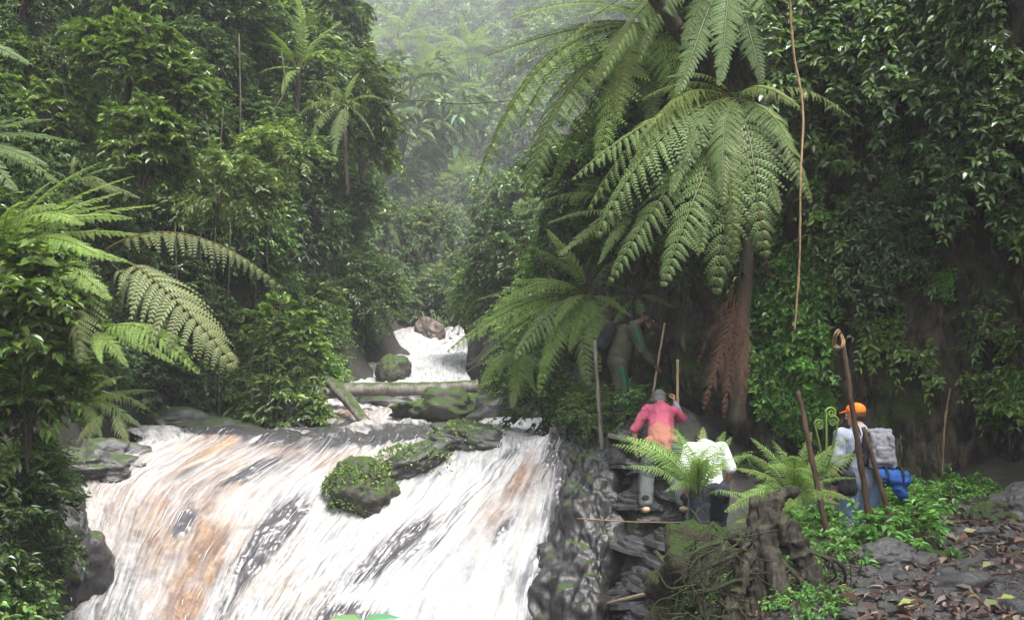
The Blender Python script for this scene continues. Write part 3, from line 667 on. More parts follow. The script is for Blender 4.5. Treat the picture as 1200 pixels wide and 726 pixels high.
# slope on the right of the gap, behind the tree ferns
y = -40.0
while y < 480:
    x0 = np.interp(y, [-40, 60, 150, 260, 340, 420, 480], [580, 590, 625, 615, 600, 620, 665]); x = x0
    while x < 870:
        xx, yy = x+rs.uniform(-14, 14), y+rs.uniform(-14, 14)
        q = hit(xx, yy, 9); ck, cn = cliff_hit(xx, yy)
        if np.linalg.norm(proj(ck)[0]-A([xx, yy])) < 20 and ck[1] < q[1]: q = ck+cn*.25
        d = q[1]
        if not (d < 12.6 and yy > 330) and not (yy > 335 and xx > 685):
            r = pxsize(d, rs.uniform(32, 50)); k = rs.choices(['dark', 'fine', 'drape'], [4, 1.5, 2])[0]
            pos = ['at the top behind', 'half hidden behind', 'low down beneath'][0 if yy < 130 else 1 if yy < 300 else 2]
            if k == 'drape':
                w = 'dark hanging creeper '+pos+' the tree ferns '+('near the misty gap' if xx < 700 else 'near the cliff')
                plant('creeper', 'drape', q+A([0, -.3*r, r*.8]), r*.9, w, 'creeper', w, rz=rs.uniform(-.4, .4))
            else:
                w = {'dark': 'dark small-leaved shrub ', 'fine': 'fine-leaved green shrub '}[k]+pos+' the tree ferns '+('near the misty gap' if xx < 700 else 'near the cliff')
                plant('shrub', k, q-A([0, 0, r*.5]), r, w, 'shrub', w, rs.uniform(-.3, .3))
        x += rs.uniform(46, 66)
    y += 48

# single shrubs one can point to
def at(px, py, d): return P(px, py, d)
for (kind, px, py, d, spx, lab) in [
 ('light', 255, 195, 15.5, 62, 'pale yellow-green leafy shrub standing out against the dark hollow'),
 ('light', 335, 170, 16.5, 48, 'small yellow-green shrub leaning out above the bare twig'),
 ('broad', 165, 175, 13.5, 56, 'bright broad-leaved shrub above the big green fern'),
 ('broad', 150, 75, 15, 60, 'broad-leaved shrub with large pale leaves near the top of the left bank'),
 ('broad', 215, 110, 15.5, 46, 'broad-leaved shrub with drooping leaves left of the dark hollow'),
 ('broad', 30, 360, 8.9, 78, 'lush broad-leaved shrub under the big green fern at the picture edge'),
 ('broad', 35, 470, 9.3, 72, 'broad-leaved shrub at the foot of the left bank near the picture edge'),
 ('dark', -18, 600, 9.4, 80, 'dark shrub low beside the left edge of the fall'),
 ('fine', 40, 556, 10.6, 50, 'fine-leaved shrub overhanging the left edge of the fall'),
 ('dark', -20, 722, 9.0, 72, 'dark shrub in the bottom left corner beside the fall'),
 ('dark', 30, 652, 11.1, 44, 'dark shrub touching the left side of the fall half way down'),
 ('dark', 15, 725, 10.7, 46, 'dark shrub at the bottom of the left side of the fall'),
 ('fine', 70, 590, 12.3, 32, 'small fine-leaved shrub at the upper left side of the fall'),
 ('broad', 335, 475, 18.4, 50, 'glossy leafy shrub overhanging the slanting log'),
 ('broad', 325, 400, 18.8, 50, 'leafy shrub with pale tips above the slanting log'),
 ('fine', 365, 400, 23.5, 44, 'rounded fine-leaved shrub beside the white rapids'),
 ('fine', 418, 340, 26.5, 52, 'fine-leaved shrub on the left bank above the rapids'),
 ('light', 395, 80, 24, 60, 'sunlit light green shrub at the top edge of the misty gap'),
 ('dark', 424, 378, 27.2, 27, 'small dark shrub on the left lip of the rapids'),
 ('dark', 438, 352, 28.5, 30, 'dark shrub hanging over the upper left end of the rapids'),
 ('broad', 425, 160, 25, 48, 'broad-leaved shrub jutting into the misty gap'),
 ('broad', 470, 190, 27, 42, 'pale-leaved shrub on a thin branch across the misty gap'),
 ('light', 560, 70, 27, 52, 'bright yellow-green shrub at the top right of the misty gap'),
 ('light', 590, 130, 27, 38, 'light green shrub over the right side of the misty gap'),
 ('dark', 600, 300, 26, 55, 'dark dense shrub on the right of the misty gap'),
 ('fine', 572, 345, 27, 44, 'dense shrub hanging over the right side of the rapids'),
 ('fine', 690, 490, 13.9, 42, 'low dense shrub behind the wet ledge below the guide'),
 ('dark', 640, 470, 15.2, 45, 'dark low shrub beneath the fern at the pool'),
 ]:
    if d > 26 and 455 < px < 600 and py < 260: d = max(d, hit(px, py+spx*.6, 24)[1]-1.0)
    r = pxsize(d, spx); plant('shrub', kind, at(px, py, d)-A([0, 0, r*.9]), r, lab, 'shrub', None, rs.uniform(-.2, .2))
for (px, py, d, s, lab) in [(470, 140, 29, 75, 'pale big-leaved plant arching over the misty gap'), (480, 95, 32, 60, 'big-leaved plant with pale drooping leaves, highest in the misty gap'),
                            (455, 215, 27, 48, 'big-leaved plant drooping beside the left edge of the gap'), (520, 120, 36, 60, 'pale big-leaved plant standing in the mist above the thin branch')]:
    d = min(hit(px, py+s*.5, 24)[1]-.5, 70); r = pxsize(d, s); plant('big_leaf_plant', 'big', at(px, py, d)-A([0, 0, r*.5]), r, lab, 'plant')

# ------------------------------------------------------------------ ferns one can point to
UPL = nrm(A([-.25, -.5, 1.0]))
D = 9.6
fern('tree_fern', P(-45,165,10.2), 'feathery green fern reaching in at the left picture edge, highest on that side', [(78,165,9.8),(62,140,10.2),(55,195,9.7),(22,225,9.6),(72,215,10.2),(20,140,10)], ['tree'], seed=1, up=UPL)
fern('fern', P(-70,35,11), 'fern with one pale frond poking in at the top left picture edge', [(34,76,10.6),(-10,90,10.4),(0,20,11)], ['tree'], seed=2, up=UPL)
fern('tree_fern', P(5,300,9.6), 'big fresh green fern with broad fronds beside the drooping olive fern', [(158,206,9.4),(118,190,9.8),(60,212,9.4),(155,255,9.2),(150,305,9.0),(100,335,8.7),(30,235,9.0),(-30,220,9.2),(60,360,8.6),(100,262,8.8),(182,240,10.0),(10,330,8.4),(130,240,9.0),(80,240,9.0),(40,270,8.9),(120,300,8.7),(70,310,8.5),(20,350,8.3),(140,225,9.8),(175,275,9.5),(130,350,8.6)], ['fresh'], seed=3, up=UPL)
fern('fern', P(85,215,10.3), 'pale green fern with short arching fronds above the big fresh green fern', [(150,196,10.1),(135,225,9.9),(90,180,10.5),(165,232,10.2),(60,200,10.3)], ['fresh', 'tree'], seed=33, up=UPL)
t = fern('olive_fern', P(118,300,9.3), 'olive-brown fern with two long drooping fronds hanging over the dark hollow', [], ['olive'], seed=4)
put_frond(t, FR['olive'][1], P(125,292,9.3), P(330,338,9.0), nrm(A([.1,-.35,1])), 1.0)
put_frond(t, FR['olive'][0], P(140,305,9.2), P(274,430,8.6), nrm(A([.35,-.75,.8])), 1.15)
put_frond(t, FR['olive'][0], P(110,320,9.2), P(92,425,8.5), nrm(A([-.3,-.8,.5])), 1.0)
put_frond(t, FR['olive'][0], P(130,310,9.3), P(205,400,9.0), nrm(A([.2,-.8,.6])), .8)
fern('fern', P(110,385,9.0), 'bright green fern spreading just under the olive-brown fern', [(236,436,8.7),(205,425,8.6),(190,385,9.0),(150,430,8.6),(225,405,8.9),(120,425,8.5)], ['fresh'], seed=5, up=UPL)
fern('fern', P(95,470,9.3), 'dark green fern low on the left bank above the fall', [(182,458,9.2),(178,482,9.1),(165,500,9.0),(118,512,8.9),(60,520,9.0),(150,440,9.4)], ['tree'], seed=6, up=UPL)
fern('fern', P(130,478,9.1), 'small yellowed fern with a frond hanging down near the left end of the pool', [(88,520,8.8),(100,540,8.8),(150,520,8.9)], ['olive'], seed=7, up=UPL)
fern('tree_fern', P(350,85,20.5), 'pale green tree fern with upright fronds at the top of the left bank', [(298,22,20),(318,-2,20.5),(345,-15,20.6),(378,0,20.4),(292,50,20),(305,85,19.6),(385,60,20),(330,110,19.5),(400,25,21)], ['fresh'], seed=8, trunk=[P(352,190,21),P(349,130,20.8),P(350,82,20.5)])
fern('tree_fern', P(405,125,21.5), 'grey-green tree fern with drooping fronds below the pale one on the left bank', [(323,128,21),(338,152,20.6),(362,172,20.5),(392,182,20.6),(440,165,21),(455,120,21.5),(420,85,22),(370,95,22)], ['tree', 'fresh'], seed=9, trunk=[P(407,230,22),P(404,170,21.7),P(405,122,21.5)])
fern('tree_fern', P(450,260,26), 'small misty fern at the left side of the gap', [(415,240,26),(400,262,26),(480,250,26),(490,275,25.8),(430,285,25.7),(470,292,25.6)], ['tree'], seed=10)
fern('tree_fern', P(775,35,13.2), 'large tree fern with long pale fronds reaching towards the misty gap, highest on the right',
     [(560,215,12.4),(583,152,12.6),(632,96,12.8),(566,66,12.6),(612,236,12.0),(640,-15,13),(600,20,12.6),(700,-70,13.2),(860,-30,12.6),(700,190,11.8),(660,150,12.0),(650,215,12.6),(800,140,12.0),(720,-20,12.0),(580,105,13.2),(610,150,12.8),(640,60,12.4),(690,110,11.9),(720,150,11.8),(676,20,12.2),(760,160,12.2),(620,190,12.4),(740,-60,12.4)], ['tree', 'fresh'], seed=11, trunk=[P(850,330,14),P(820,160,13.6),P(778,32,13.2)], up=nrm(A([-.3,-.45,1])), wide=1.35)
fern('tree_fern', P(862,118,11.8), 'dark green tree fern with open fronds drooping above the climbers',
     [(737,195,11.0),(700,278,10.8),(671,210,11.0),(786,228,10.7),(900,300,10.6),(950,238,10.8),(965,70,11.4),(1000,140,11.1),(930,175,10.6),(745,120,11.6),(760,265,11.4),(720,240,10.9),(750,160,11.0),(820,300,10.7),(690,245,11.1),(780,90,11.2),(860,310,10.5),(915,250,10.6),(940,130,10.6),(800,190,10.8),(845,240,10.5)], ['tree', 'tree', 'open'], seed=12, trunk=[P(862,500,12.7),P(868,400,12.5),P(875,260,12.3),P(862,114,11.8)], up=nrm(A([-.2,-.4,1])))
t = bpy.data.objects['tree_fern.006'] if 'tree_fern.006' in bpy.data.objects else None
t = [o for o in COL.objects if o.get('label', '').startswith('dark green tree fern')][0]
put_frond(t, FR['open'][0], P(864,140,11.7), P(778,335,10.5), nrm(A([-.55,-.9,.45])), 1.1)
put_frond(t, FR['open'][1], P(866,140,11.7), P(842,345,10.6), nrm(A([-.2,-1,.35])), 1.0)
put_frond(t, FR['open'][0], P(862,138,11.7), P(715,330,11.0), nrm(A([-.5,-.8,.6])), 1.0)
for (b, e) in [((862,345,11.7),(826,480,11.2)),((860,350,11.7),(850,490,11.2)),((866,350,11.7),(872,480,11.3)),((866,340,11.8),(836,440,11.3)),((860,330,11.8),(818,425,11.3)),((868,330,11.7),(862,450,11.2)),((870,200,11.8),(905,330,11.4))]:
    put_frond(t, FR['dead'][rs.randrange(2)], P(*b), P(*e), nrm(A([0,-1,.2])), 1.0, name='dead_frond')
fern('tree_fern', P(690,350,14.6), 'fresh green tree fern leaning over the pool below the long pale fronds',
     [(524,412,13.8),(572,400,13.6),(604,420,13.4),(632,462,13.6),(556,352,14.0),(600,330,14.2),(640,268,14.6),(612,285,14.4),(668,410,13.6),(705,435,13.6),(730,300,14.2),(740,370,13.8),(650,380,13.5),(545,385,14.4),(580,360,13.9),(640,430,13.5),(690,450,13.5),(560,425,13.8),(622,340,13.9),(665,330,14.0),(715,390,13.7)], ['fresh', 'open', 'fresh'], seed=13, trunk=[P(715,470,15.4),P(705,410,15.1),P(690,346,14.6)], up=nrm(A([-.3,-.5,1])))
fern('fern', P(610,412,15.2), 'low fern with yellowish fronds hanging over the pool rocks', [(538,440,14.6),(560,462,14.4),(600,478,14.2),(628,458,14.3),(652,448,14.6),(585,440,14.2)], ['fresh', 'tree'], seed=14, up=UPL)
fern('fern', P(745,345,14.2), 'dark fern above the guide', [(690,380,13.8),(715,400,13.6),(760,385,13.5),(790,360,13.6),(700,330,14.2),(800,330,13.9)], ['tree'], seed=15, up=UPL)
fern('fern', P(818,585,9.9), 'bright arching fern between the pink top and the white shirt', [(718,520,10.0),(825,500,10.2),(800,530,9.2),(840,530,9.2),(780,575,9.3),(858,512,10),(760,512,9.7),(790,502,9.6),(838,520,9.3),(852,548,9.2),(882,532,9.6),(815,535,9.0),(735,512,10.0),(716,508,10.4),(745,524,9.9),(776,545,9.7),(866,545,9.6),(850,505,10.3),(790,500,10.6),(868,585,9.5),(735,545,9.6)], ['sword'], seed=16, up=nrm(A([0,-.6,1])))
t = fern('fern', P(930,585,9.2), 'bright green fern with a coiled young frond between the white shirt and the orange cap', [(860,548,8.9),(880,512,9.3),(866,580,8.8),(950,505,9.4),(992,512,9.2),(905,515,9.5),(1004,560,8.9),(985,590,8.7),(880,612,8.5),(945,560,8.3),(1010,530,9.5),(900,545,8.6),(925,535,8.5),(870,530,9.5),(960,585,8.2),(915,600,8.2),(850,600,8.8),(1000,585,8.3),(975,525,9.3)], ['sword', 'fresh'], seed=17, up=nrm(A([0,-.6,1])))
fb = P(965,560,9.2)
for (px, py, ph) in [(968,484,0), (955,498,.6), (982,494,2.5)]:
    mb = MB(); tp = P(px, py, 9.1); st = catmull([fb, fb*.5+tp*.5+A([.01, -.02, 0]), tp], 10); a = np.linspace(0, 4.2*math.pi, 40); rr = .065*np.exp(-a*.13)
    cc = tp+A([math.cos(ph), .2, 0])*.055
    co = cc+np.stack([-math.cos(ph)*rr*np.cos(a), -.2*rr*np.cos(a), rr*np.sin(a)], -1)
    mb.add(*tube(np.concatenate([st, co]), np.concatenate([np.linspace(.011, .010, 10), np.linspace(.011, .005, 40)]), 6))
    link('fiddlehead', mb.mesh('fiddlehead', M['fern_fresh']), t, -A(t.location))

fern('tree_fern', P(865,-45,12.4), 'dark tree fern whose fronds hang in from the top edge between trunk and cliff', [(650,60,12.0),(700,95,11.6),(745,75,11.4),(790,110,11.2),(890,100,11.2),(840,100,11.0),(620,0,12.4),(910,70,11.4),(735,20,11.8),(800,55,11.4)], ['tree'], seed=41, up=nrm(A([-.2,-.5,1])))
fern('fern', P(745,250,13.0), 'pale green fern half way up behind the open dark fronds', [(672,215,12.6),(640,262,12.6),(655,300,12.4),(700,310,12.2),(720,200,12.6),(690,265,12.3),(610,250,13.0)], ['fresh', 'tree'], seed=42, up=nrm(A([-.3,-.5,1])))
for i, (px, py, d, s) in enumerate([(880,240,12.2,.7)]):
    plant('creeper', 'drape', P(px, py-40, d), s, 'dark creeper clothing the trunk of the dark tree fern', 'creeper')

fern('fern', P(895,618,8.9), 'bright low fern filling the gap behind the hooked stump', [(850,575,8.6),(862,612,8.4),(935,570,8.6),(900,560,8.7),(945,600,8.3),(925,628,8.1),(878,590,8.2)], ['fresh', 'sword'], seed=51, up=nrm(A([0,-.6,1])))
for (px, py, s_, lab) in [(505, 120, 85, 'pale tree fern standing high in the mist of the gap'), (548, 75, 70, 'yellow-green tree fern in the mist right of the pale one'), (470, 60, 70, 'pale tree fern at the top of the misty gap'), (540, 215, 55, 'small hazy tree fern low in the misty gap')]:
    q = hit(px, py+s_*.9, 34); r = pxsize(q[1], s_); q = q+A([0, -.3, 0]); top = q+A([0, -r*.35, r*1.0])
    rosette('tree_fern', q-A([0, 0, .3]), lab, ['fresh'], 13, r*.9, 'fern', None, px, (-.25, .7), trunk=[q-A([0, 0, .3]), q+A([.05*r, -r*.1, r*.5]), top], wide=1.25)
for (px, py, s_, lab) in [(424, 398, 22, 'small shrub on the bare bank beside the white rapids, lowest of three'), (432, 372, 26, 'small shrub on the bare bank beside the white rapids, middle of three'), (442, 348, 26, 'small shrub on the bare bank beside the white rapids, highest of three')]:
    q = hit(px, py, 15); r = pxsize(q[1], s_); plant('shrub', 'fine', q-A([0, .15, r*.5]), r, lab, 'shrub')

# ------------------------------------------------------------------ haze
mb = MB(); V = A([[x, y, z] for z in (-9, 185) for y in (-12, 336) for x in (-80, 80)], float)
mb.add(V, [(0, 2, 3, 1), (4, 5, 7, 6), (0, 1, 5, 4), (2, 6, 7, 3), (0, 4, 6, 2), (1, 3, 7, 5)])
m, N, L, out = nt('haze_air'); pv = N.new('ShaderNodeVolumePrincipled'); pv.inputs['Color'].default_value = (.93, .97, 1, 1)
pv.inputs['Density'].default_value = 0.0013; pv.inputs['Anisotropy'].default_value = .1; L.new(pv.outputs[0], out.inputs['Volume'])
hz = tag(link('haze', mb.mesh('haze', m, False)), kind='stuff', label='pale wet mist filling the ravine', cat='haze')

# ------------------------------------------------------------------ people: one continuous remeshed body each, clothes as children
M['skin'] = cloth_mat('skin', (.46, .25, .17), .55)
M['skin_dark'] = cloth_mat('skin_dark', (.10, .055, .035), .5)
M['hair_grey'] = cloth_mat('hair_grey', (.16, .155, .15), .8)
M['hair_brown'] = cloth_mat('hair_brown', (.06, .035, .02), .7)
M['c_pink'] = cloth_mat('pink_knit', (.50, .105, .17)); M['c_peach'] = cloth_mat('peach_cloth', (.40, .17, .125)); M['c_blueprint'] = cloth_mat('blue_sleeve', (.22, .28, .42))
M['c_grey'] = cloth_mat('grey_trousers', (.12, .125, .13)); M['c_black'] = cloth_mat('black_cloth', (.018, .018, .022)); M['c_navy'] = cloth_mat('dark_shorts', (.028, .030, .042))
M['c_white'] = cloth_mat('white_cotton', (.66, .66, .68)); M['c_khaki'] = cloth_mat('dark_olive_uniform', (.055, .055, .036)); M['c_green'] = cloth_mat('green_stripe', (.012, .13, .06))
M['c_tee'] = cloth_mat('grey_blue_shirt', (.25, .27, .33)); M['c_orange'] = cloth_mat('orange_cap', (.80, .16, .02)); M['c_jeans'] = cloth_mat('pale_jeans', (.17, .23, .36))
M['c_pack'] = cloth_mat('grey_pack', (.17, .17, .19)); M['c_blue'] = cloth_mat('blue_pack', (.018, .07, .25)); M['c_boot'] = cloth_mat('rubber_boot', (.03, .035, .055), .35); M['c_tan'] = cloth_mat('tan_sole', (.45, .34, .22)); M['eye'] = cloth_mat('eye_white', (.7, .7, .68), .3)
_sp = ico(3)
def blob(items, voxel, name, mat, smooth=3, keep=None):
    """items: ('c', p0, r0, p1, r1) tapered capsule or ('e', centre, (rx, ry, rz), 3x3 axes or None); fused by a voxel remesh"""
    mb = MB(); SV, ST = _sp
    for it in items:
        if it[0] == 'c':
            p0, r0, p1, r1 = A(it[1], float), it[2], A(it[3], float), it[4]; n = 7
            mb.add(SV*r0+p0, None, ST); mb.add(SV*r1+p1, None, ST)
            if np.linalg.norm(p1-p0) > 1e-4: mb.add(*tube(np.linspace(p0, p1, n), np.linspace(r0, r1, n), 20))
        else:
            W = SV*A(it[2], float)
            if len(it) > 3 and it[3] is not None: W = W@A(it[3], float)
            mb.add(W+A(it[1], float), None, ST)
    me = mb.mesh(name+'_src', mat); o = bpy.data.objects.new('tmp_body', me); COL.objects.link(o)
    md = o.modifiers.new('r', 'REMESH'); md.mode = 'VOXEL'; md.voxel_size = voxel; md.use_smooth_shade = True
    if smooth: ms = o.modifiers.new('s', 'SMOOTH'); ms.factor = .5; ms.iterations = smooth
    dg = bpy.context.evaluated_depsgraph_get(); dg.update(); ev = o.evaluated_get(dg)
    out = bpy.data.meshes.new_from_object(ev); out.name = name; bpy.data.objects.remove(o); bpy.data.meshes.remove(me)
    if keep is not None:
        import bmesh
        bm = bmesh.new(); bm.from_mesh(out); bmesh.ops.delete(bm, geom=[v for v in bm.verts if not keep(v.co)], context='VERTS'); bm.to_mesh(out); bm.free()
    out.materials.clear(); out.materials.append(mat)
    out.polygons.foreach_set('use_smooth', np.full(len(out.polygons), True)); return out
def wrinkle(me, amp, scale, seed=0):
    n = len(me.vertices); v = np.zeros(n*3, np.float32); me.vertices.foreach_get('co', v); v = v.reshape(-1, 3).astype(float)
    nm = np.zeros(n*3, np.float32); me.vertices.foreach_get('normal', nm); nm = nm.reshape(-1, 3)
    r = 1-2*np.abs(noise3(v*scale, seed)); d = amp*(r*.7+.5*noise3(v*scale*2.3, seed+1))
    me.vertices.foreach_set('co', (v+nm*d[:, None]).astype(np.float32).ravel()); me.update(); return me
def hand(wrist, d, palm_n, side, curl=.5, s=1.0, grip=False):
    """palm and five fingers as capsules; d along the hand, palm_n out of the palm, side = towards the thumb"""
    d = nrm(d); n = nrm(A(palm_n, float)-d*np.dot(palm_n, d)); t = np.cross(n, d); t = t*np.sign(np.dot(t, side)+1e-9); it = []
    w = A(wrist, float)
    for k in (-1, -.33, .33, 1): it.append(('c', w+d*.015*s+t*k*.014*s, .014*s, w+d*.088*s+t*k*.030*s, .0115*s))
    for k, l in ((-1, .060), (-.33, .076), (.33, .082), (1, .072)):
        p = w+d*.090*s+t*k*.029*s; a = curl
        for j, f in enumerate((.45, .32, .23)):
            dd = math.cos(a)*d+math.sin(a)*n; q = p+dd*l*f*s*1.1; it.append(('c', p, (.0098-.0008*j)*s, q, (.0092-.0010*j)*s)); p = q; a += curl*(1.15 if grip else .75)
    p = w+d*.025*s+t*.030*s; q = p+(nrm(t*.75+d*.6+n*.35))*.045*s; r = q+nrm(d*.8+n*(.6 if not grip else 1.2)+t*.1)*.032*s
    it += [('c', p, .0135*s, q, .0110*s), ('c', q, .0105*s, r, .0085*s)]
    return it
def head_items(c, f, u, s=1.0):
    """c head centre, f face direction, u crown direction"""
    f = nrm(A(f, float)); u = nrm(A(u, float)-f*np.dot(f, u)); r = np.cross(f, u); X = A([r, f, u])
    def g(x, y, z): return A(c)+(r*x+f*y+u*z)*s
    return [('e', g(0, -.008, .025), A([.074, .092, .088])*s, X), ('e', g(0, .020, -.045), A([.056, .062, .062])*s, X), ('c', g(0, .088, .012), .010*s, g(0, .104, -.022), .015*s),
            ('e', g(0, .062, -.086), A([.030, .026, .022])*s, X), ('e', g(0, .077, -.055), A([.026, .014, .007])*s, X), ('e', g(0, .078, -.068), A([.022, .014, .006])*s, X),
            ('e', g(-.033, .072, .030), A([.026, .014, .009])*s, X), ('e', g(.033, .072, .030), A([.026, .014, .009])*s, X),
            ('e', g(-.078, -.005, -.010), A([.010, .022, .034])*s, X), ('e', g(.078, -.005, -.010), A([.010, .022, .034])*s, X)], g, X
def person(loc, label, J, skin, f, u, hands, group=None):
    """J: joints in metres relative to loc. returns (thing, head helper)"""
    t = thing('person', loc, label, 'person', group)
    it, g, X = head_items(J['head'], f, u)
    c = lambda a, ra, b, rb: it.append(('c', A(J[a], float), ra, A(J[b], float), rb))
    c('neck', .058, 'head', .050); c('chest', .135, 'neck', .062); c('pelvis', .13, 'chest', .14)
    for s in 'lr':
        c('hip'+s, .090, 'knee'+s, .058); c('knee'+s, .058, 'ank'+s, .040); c('ank'+s, .042, 'toe'+s, .035); c('pelvis', .12, 'hip'+s, .095)
        c('chest', .10, 'sho'+s, .062); c('sho'+s, .056, 'elb'+s, .042); c('elb'+s, .042, 'wri'+s, .027)
    for h in hands: it += hand(*h)
    body = blob(it, .0075, 'body', M[skin], 2); link('body', body, t)
    for sx_ in (-.033, .033):
        mb = MB(); SV, ST = ico(2); mb.add(SV*.011+g(sx_, .079, .016), None, ST); link('eye', mb.mesh('eye', M['eye']), t)
    return t, g, X
def shell(t, name, items, mat, vox=.011, wr=.013, sc=9, keep=None, smooth=3, seed=0):
    return link(name, wrinkle(blob(items, vox, name, M[mat], smooth, keep), wr, sc, seed), t)
def legs(J, r=(.115, .085, .075), to='ank', frac=1.0):
    it = [('c', J['pelvis'], .145, A(J['pelvis'])*.6+A(J['chest'])*.4, .150)]
    for s in 'lr':
        k, a = A(J['knee'+s], float), A(J['ank'+s], float); e = k+(a-k)*frac
        it += [('c', J['hip'+s], r[0], k, r[1]), ('c', k, r[1], e, r[2]), ('c', J['pelvis'], .135, J['hip'+s], r[0])]
    return it
def torso(J, r=.16, sl=1.0, rs=.068, low=0.0):
    p, ch = A(J['pelvis'], float), A(J['chest'], float)
    it = [('c', p+(ch-p)*low, r*.95, ch, r), ('c', ch, r*.9, A(J['neck'])*.6+ch*.4, r*.62)]
    for s in 'lr':
        sh, el, wr = (A(J[k+s], float) for k in ('sho', 'elb', 'wri')); it += [('c', ch, r*.72, sh, rs*1.18)]
        if sl <= 1: it += [('c', sh, rs*1.15, sh+(el-sh)*sl, rs)]
        else: it += [('c', sh, rs*1.15, el, rs), ('c', el, rs*.95, el+(wr-el)*(sl-1), rs*.72)]
    return it
def cap_keep(g, X, z0, y_off=0):
    return lambda co: float(np.dot(A(co)-g(0, 0, z0), X[2])) > 0

# woman in the pink top, bent forward on the wet ledge, back to the camera
F = P(778, 601, 11.85)
J = dict(pelvis=(-.03,.02,.86), chest=(.03,.34,1.20), neck=(.05,.47,1.33), head=(.045,.58,1.40), hipl=(-.12,.02,.83), hipr=(.07,.03,.83), kneel=(-.20,.10,.44), kneer=(.14,.16,.47),
         ankl=(-.23,-.02,.09), ankr=(.24,.00,.09), toel=(-.25,.14,.035), toer=(.28,.15,.035), shol=(-.14,.36,1.27), shor=(.21,.36,1.25), elbl=(-.31,.36,1.02), elbr=(.31,.42,1.16), wril=(-.30,.40,.79), wrir=(.235,.50,1.36))
t, g, X = person(F, 'woman in a pink top and grey trousers bending forward up the wet ledge', J, 'skin', (.05,.85,-.45), (0,.5,.9),
   [(J['wril'], (.05,.2,-1), (1,.2,0), (0,1,0), .25), (J['wrir'], (-.05,.25,1), (-.9,.4,0), (0,-.3,.2), 1.0, 1.0, True)])
shell(t, 'pink_top', torso(J, .166, 1.0, .060, .42), 'c_pink', keep=lambda co: True)
shell(t, 'tied_jacket', [('c', (-.03,.02,.89), .160, (-.02,.07,.97), .160), ('c', (-.19,-.04,.90), .05, (.13,-.03,.92), .05), ('c', (0,-.09,.90), .05, (.03,-.11,.80), .05)], 'c_peach', seed=3)
shell(t, 'sleeve', [('c', A(J['elbr'])*.8+A(J['shor'])*.2, .056, A(J['wrir'])*.85+A(J['elbr'])*.15, .040)], 'c_blueprint', wr=.004)
shell(t, 'trousers', legs(J, (.122, .095, .085), frac=.86), 'c_grey', wr=.012, sc=6)
shell(t, 'hair', [('e', g(0,-.022,.030), (.086,.092,.094), X), ('e', g(0,-.05,-.035), (.074,.055,.06), X)], 'hair_grey', wr=.007, sc=22)
for s in 'lr':
    a, to = A(J['ank'+s]), A(J['toe'+s])
    shell(t, 'gaiter', [('c', a+(0,0,.10), .066, a+(0,0,.01), .058)], 'c_black', wr=.004)
    sh = shell(t, 'shoe', [('c', a-(0,.02,.03), .052, to, .046)], 'c_tan', wr=.003)
FEET = []
# guide in dark uniform bending down to her from the upper ledge, seen from the side
F = P(728, 499, 13.6)
J = dict(pelvis=(-.05,.0,.92), chest=(.10,.02,1.31), neck=(.24,.02,1.48), head=(.40,.02,1.54), hipl=(-.04,.10,.89), hipr=(-.04,-.09,.89), kneel=(.06,.12,.48), kneer=(.0,-.10,.47), ankl=(.0,.14,.08), ankr=(.02,-.10,.08),
         toel=(.15,.15,.04), toer=(.17,-.12,.04), shol=(.19,.18,1.40), shor=(.18,-.17,1.39), elbl=(.36,.20,1.14), elbr=(.27,-.22,1.09), wril=(.50,.12,1.36), wrir=(.44,-.20,.89))
t, g, X = person(F, 'guide in a dark uniform with green stripes leaning down from the upper ledge', J, 'skin_dark', (.85,-.1,-.5), (.5,0,.87),
   [(J['wrir'], (.7,-.05,-.75), (-.4,.8,-.3), (0,-.2,1), .22), (J['wril'], (.55,-.2,.6), (.5,-.6,-.2), (-.2,.2,1), 1.0, 1.0, True)])
shell(t, 'jacket', torso(J, .168, 1.85, .075, .1), 'c_khaki', wr=.010)
shell(t, 'trousers', legs(J, (.125, .10, .088), frac=.75), 'c_khaki', wr=.012, sc=6)
shell(t, 'cap', [('e', g(0,-.012,.050), (.085,.10,.075), X), ('c', g(0,.08,.05), .012, g(0,.15,.035), .010), ('c', g(-.04,.07,.05), .012, g(-.02,.14,.036), .010), ('c', g(.04,.07,.05), .012, g(.02,.14,.036), .010)], 'c_black', wr=.002, vox=.008, keep=cap_keep(g, X, .025))
def strip(t, name, pts, w, nrmv, mat, thick=.006):
    p = catmull(A(pts, float), 24); mb = MB(); V, Q, T = tube(p, 1.0, 8)
    tt = nrm(np.gradient(p, axis=0)); n = nrm(A(nrmv, float)); b = nrm(np.cross(tt, n)); V = []
    for i in range(24):
        for k in range(8):
            a = k*math.pi/4; V.append(p[i]+b[i]*w*.5*math.cos(a)+n*thick*math.sin(a))
    V = np.concatenate([A(V), p[:1], p[-1:]]); mb.add(V, Q, T); return link(name, mb.mesh(name, M[mat]), t)
strip(t, 'leg_stripe', [(-.02,-.222,.86),(.03,-.205,.66),(.02,-.195,.48),(.02,-.19,.26)], .055, (0,-1,0), 'c_green', .012)
strip(t, 'sleeve_stripe', [(.19,-.262,1.40),(.23,-.275,1.26),(.265,-.287,1.13)], .038, (0,-1,.1), 'c_green', .012)
for s in 'lr':
    a, k, to = A(J['ank'+s]), A(J['knee'+s]), A(J['toe'+s]); shell(t, 'rubber_boot', [('c', a+(k-a)*.72, .075, a, .060), ('c', a-(0.03,0,.03), .052, to, .048)], 'c_boot', wr=.003)
pk = thing('backpack', F+A([-.10,.02,1.30]), 'small black backpack on the back of the guide', 'backpack')
shell(pk, 'bag', [('c', (-.05,-.08,.12), .085, (-.17,-.08,-.14), .10), ('c', (-.05,.08,.12), .085, (-.17,.08,-.14), .10)], 'c_black', wr=.008)
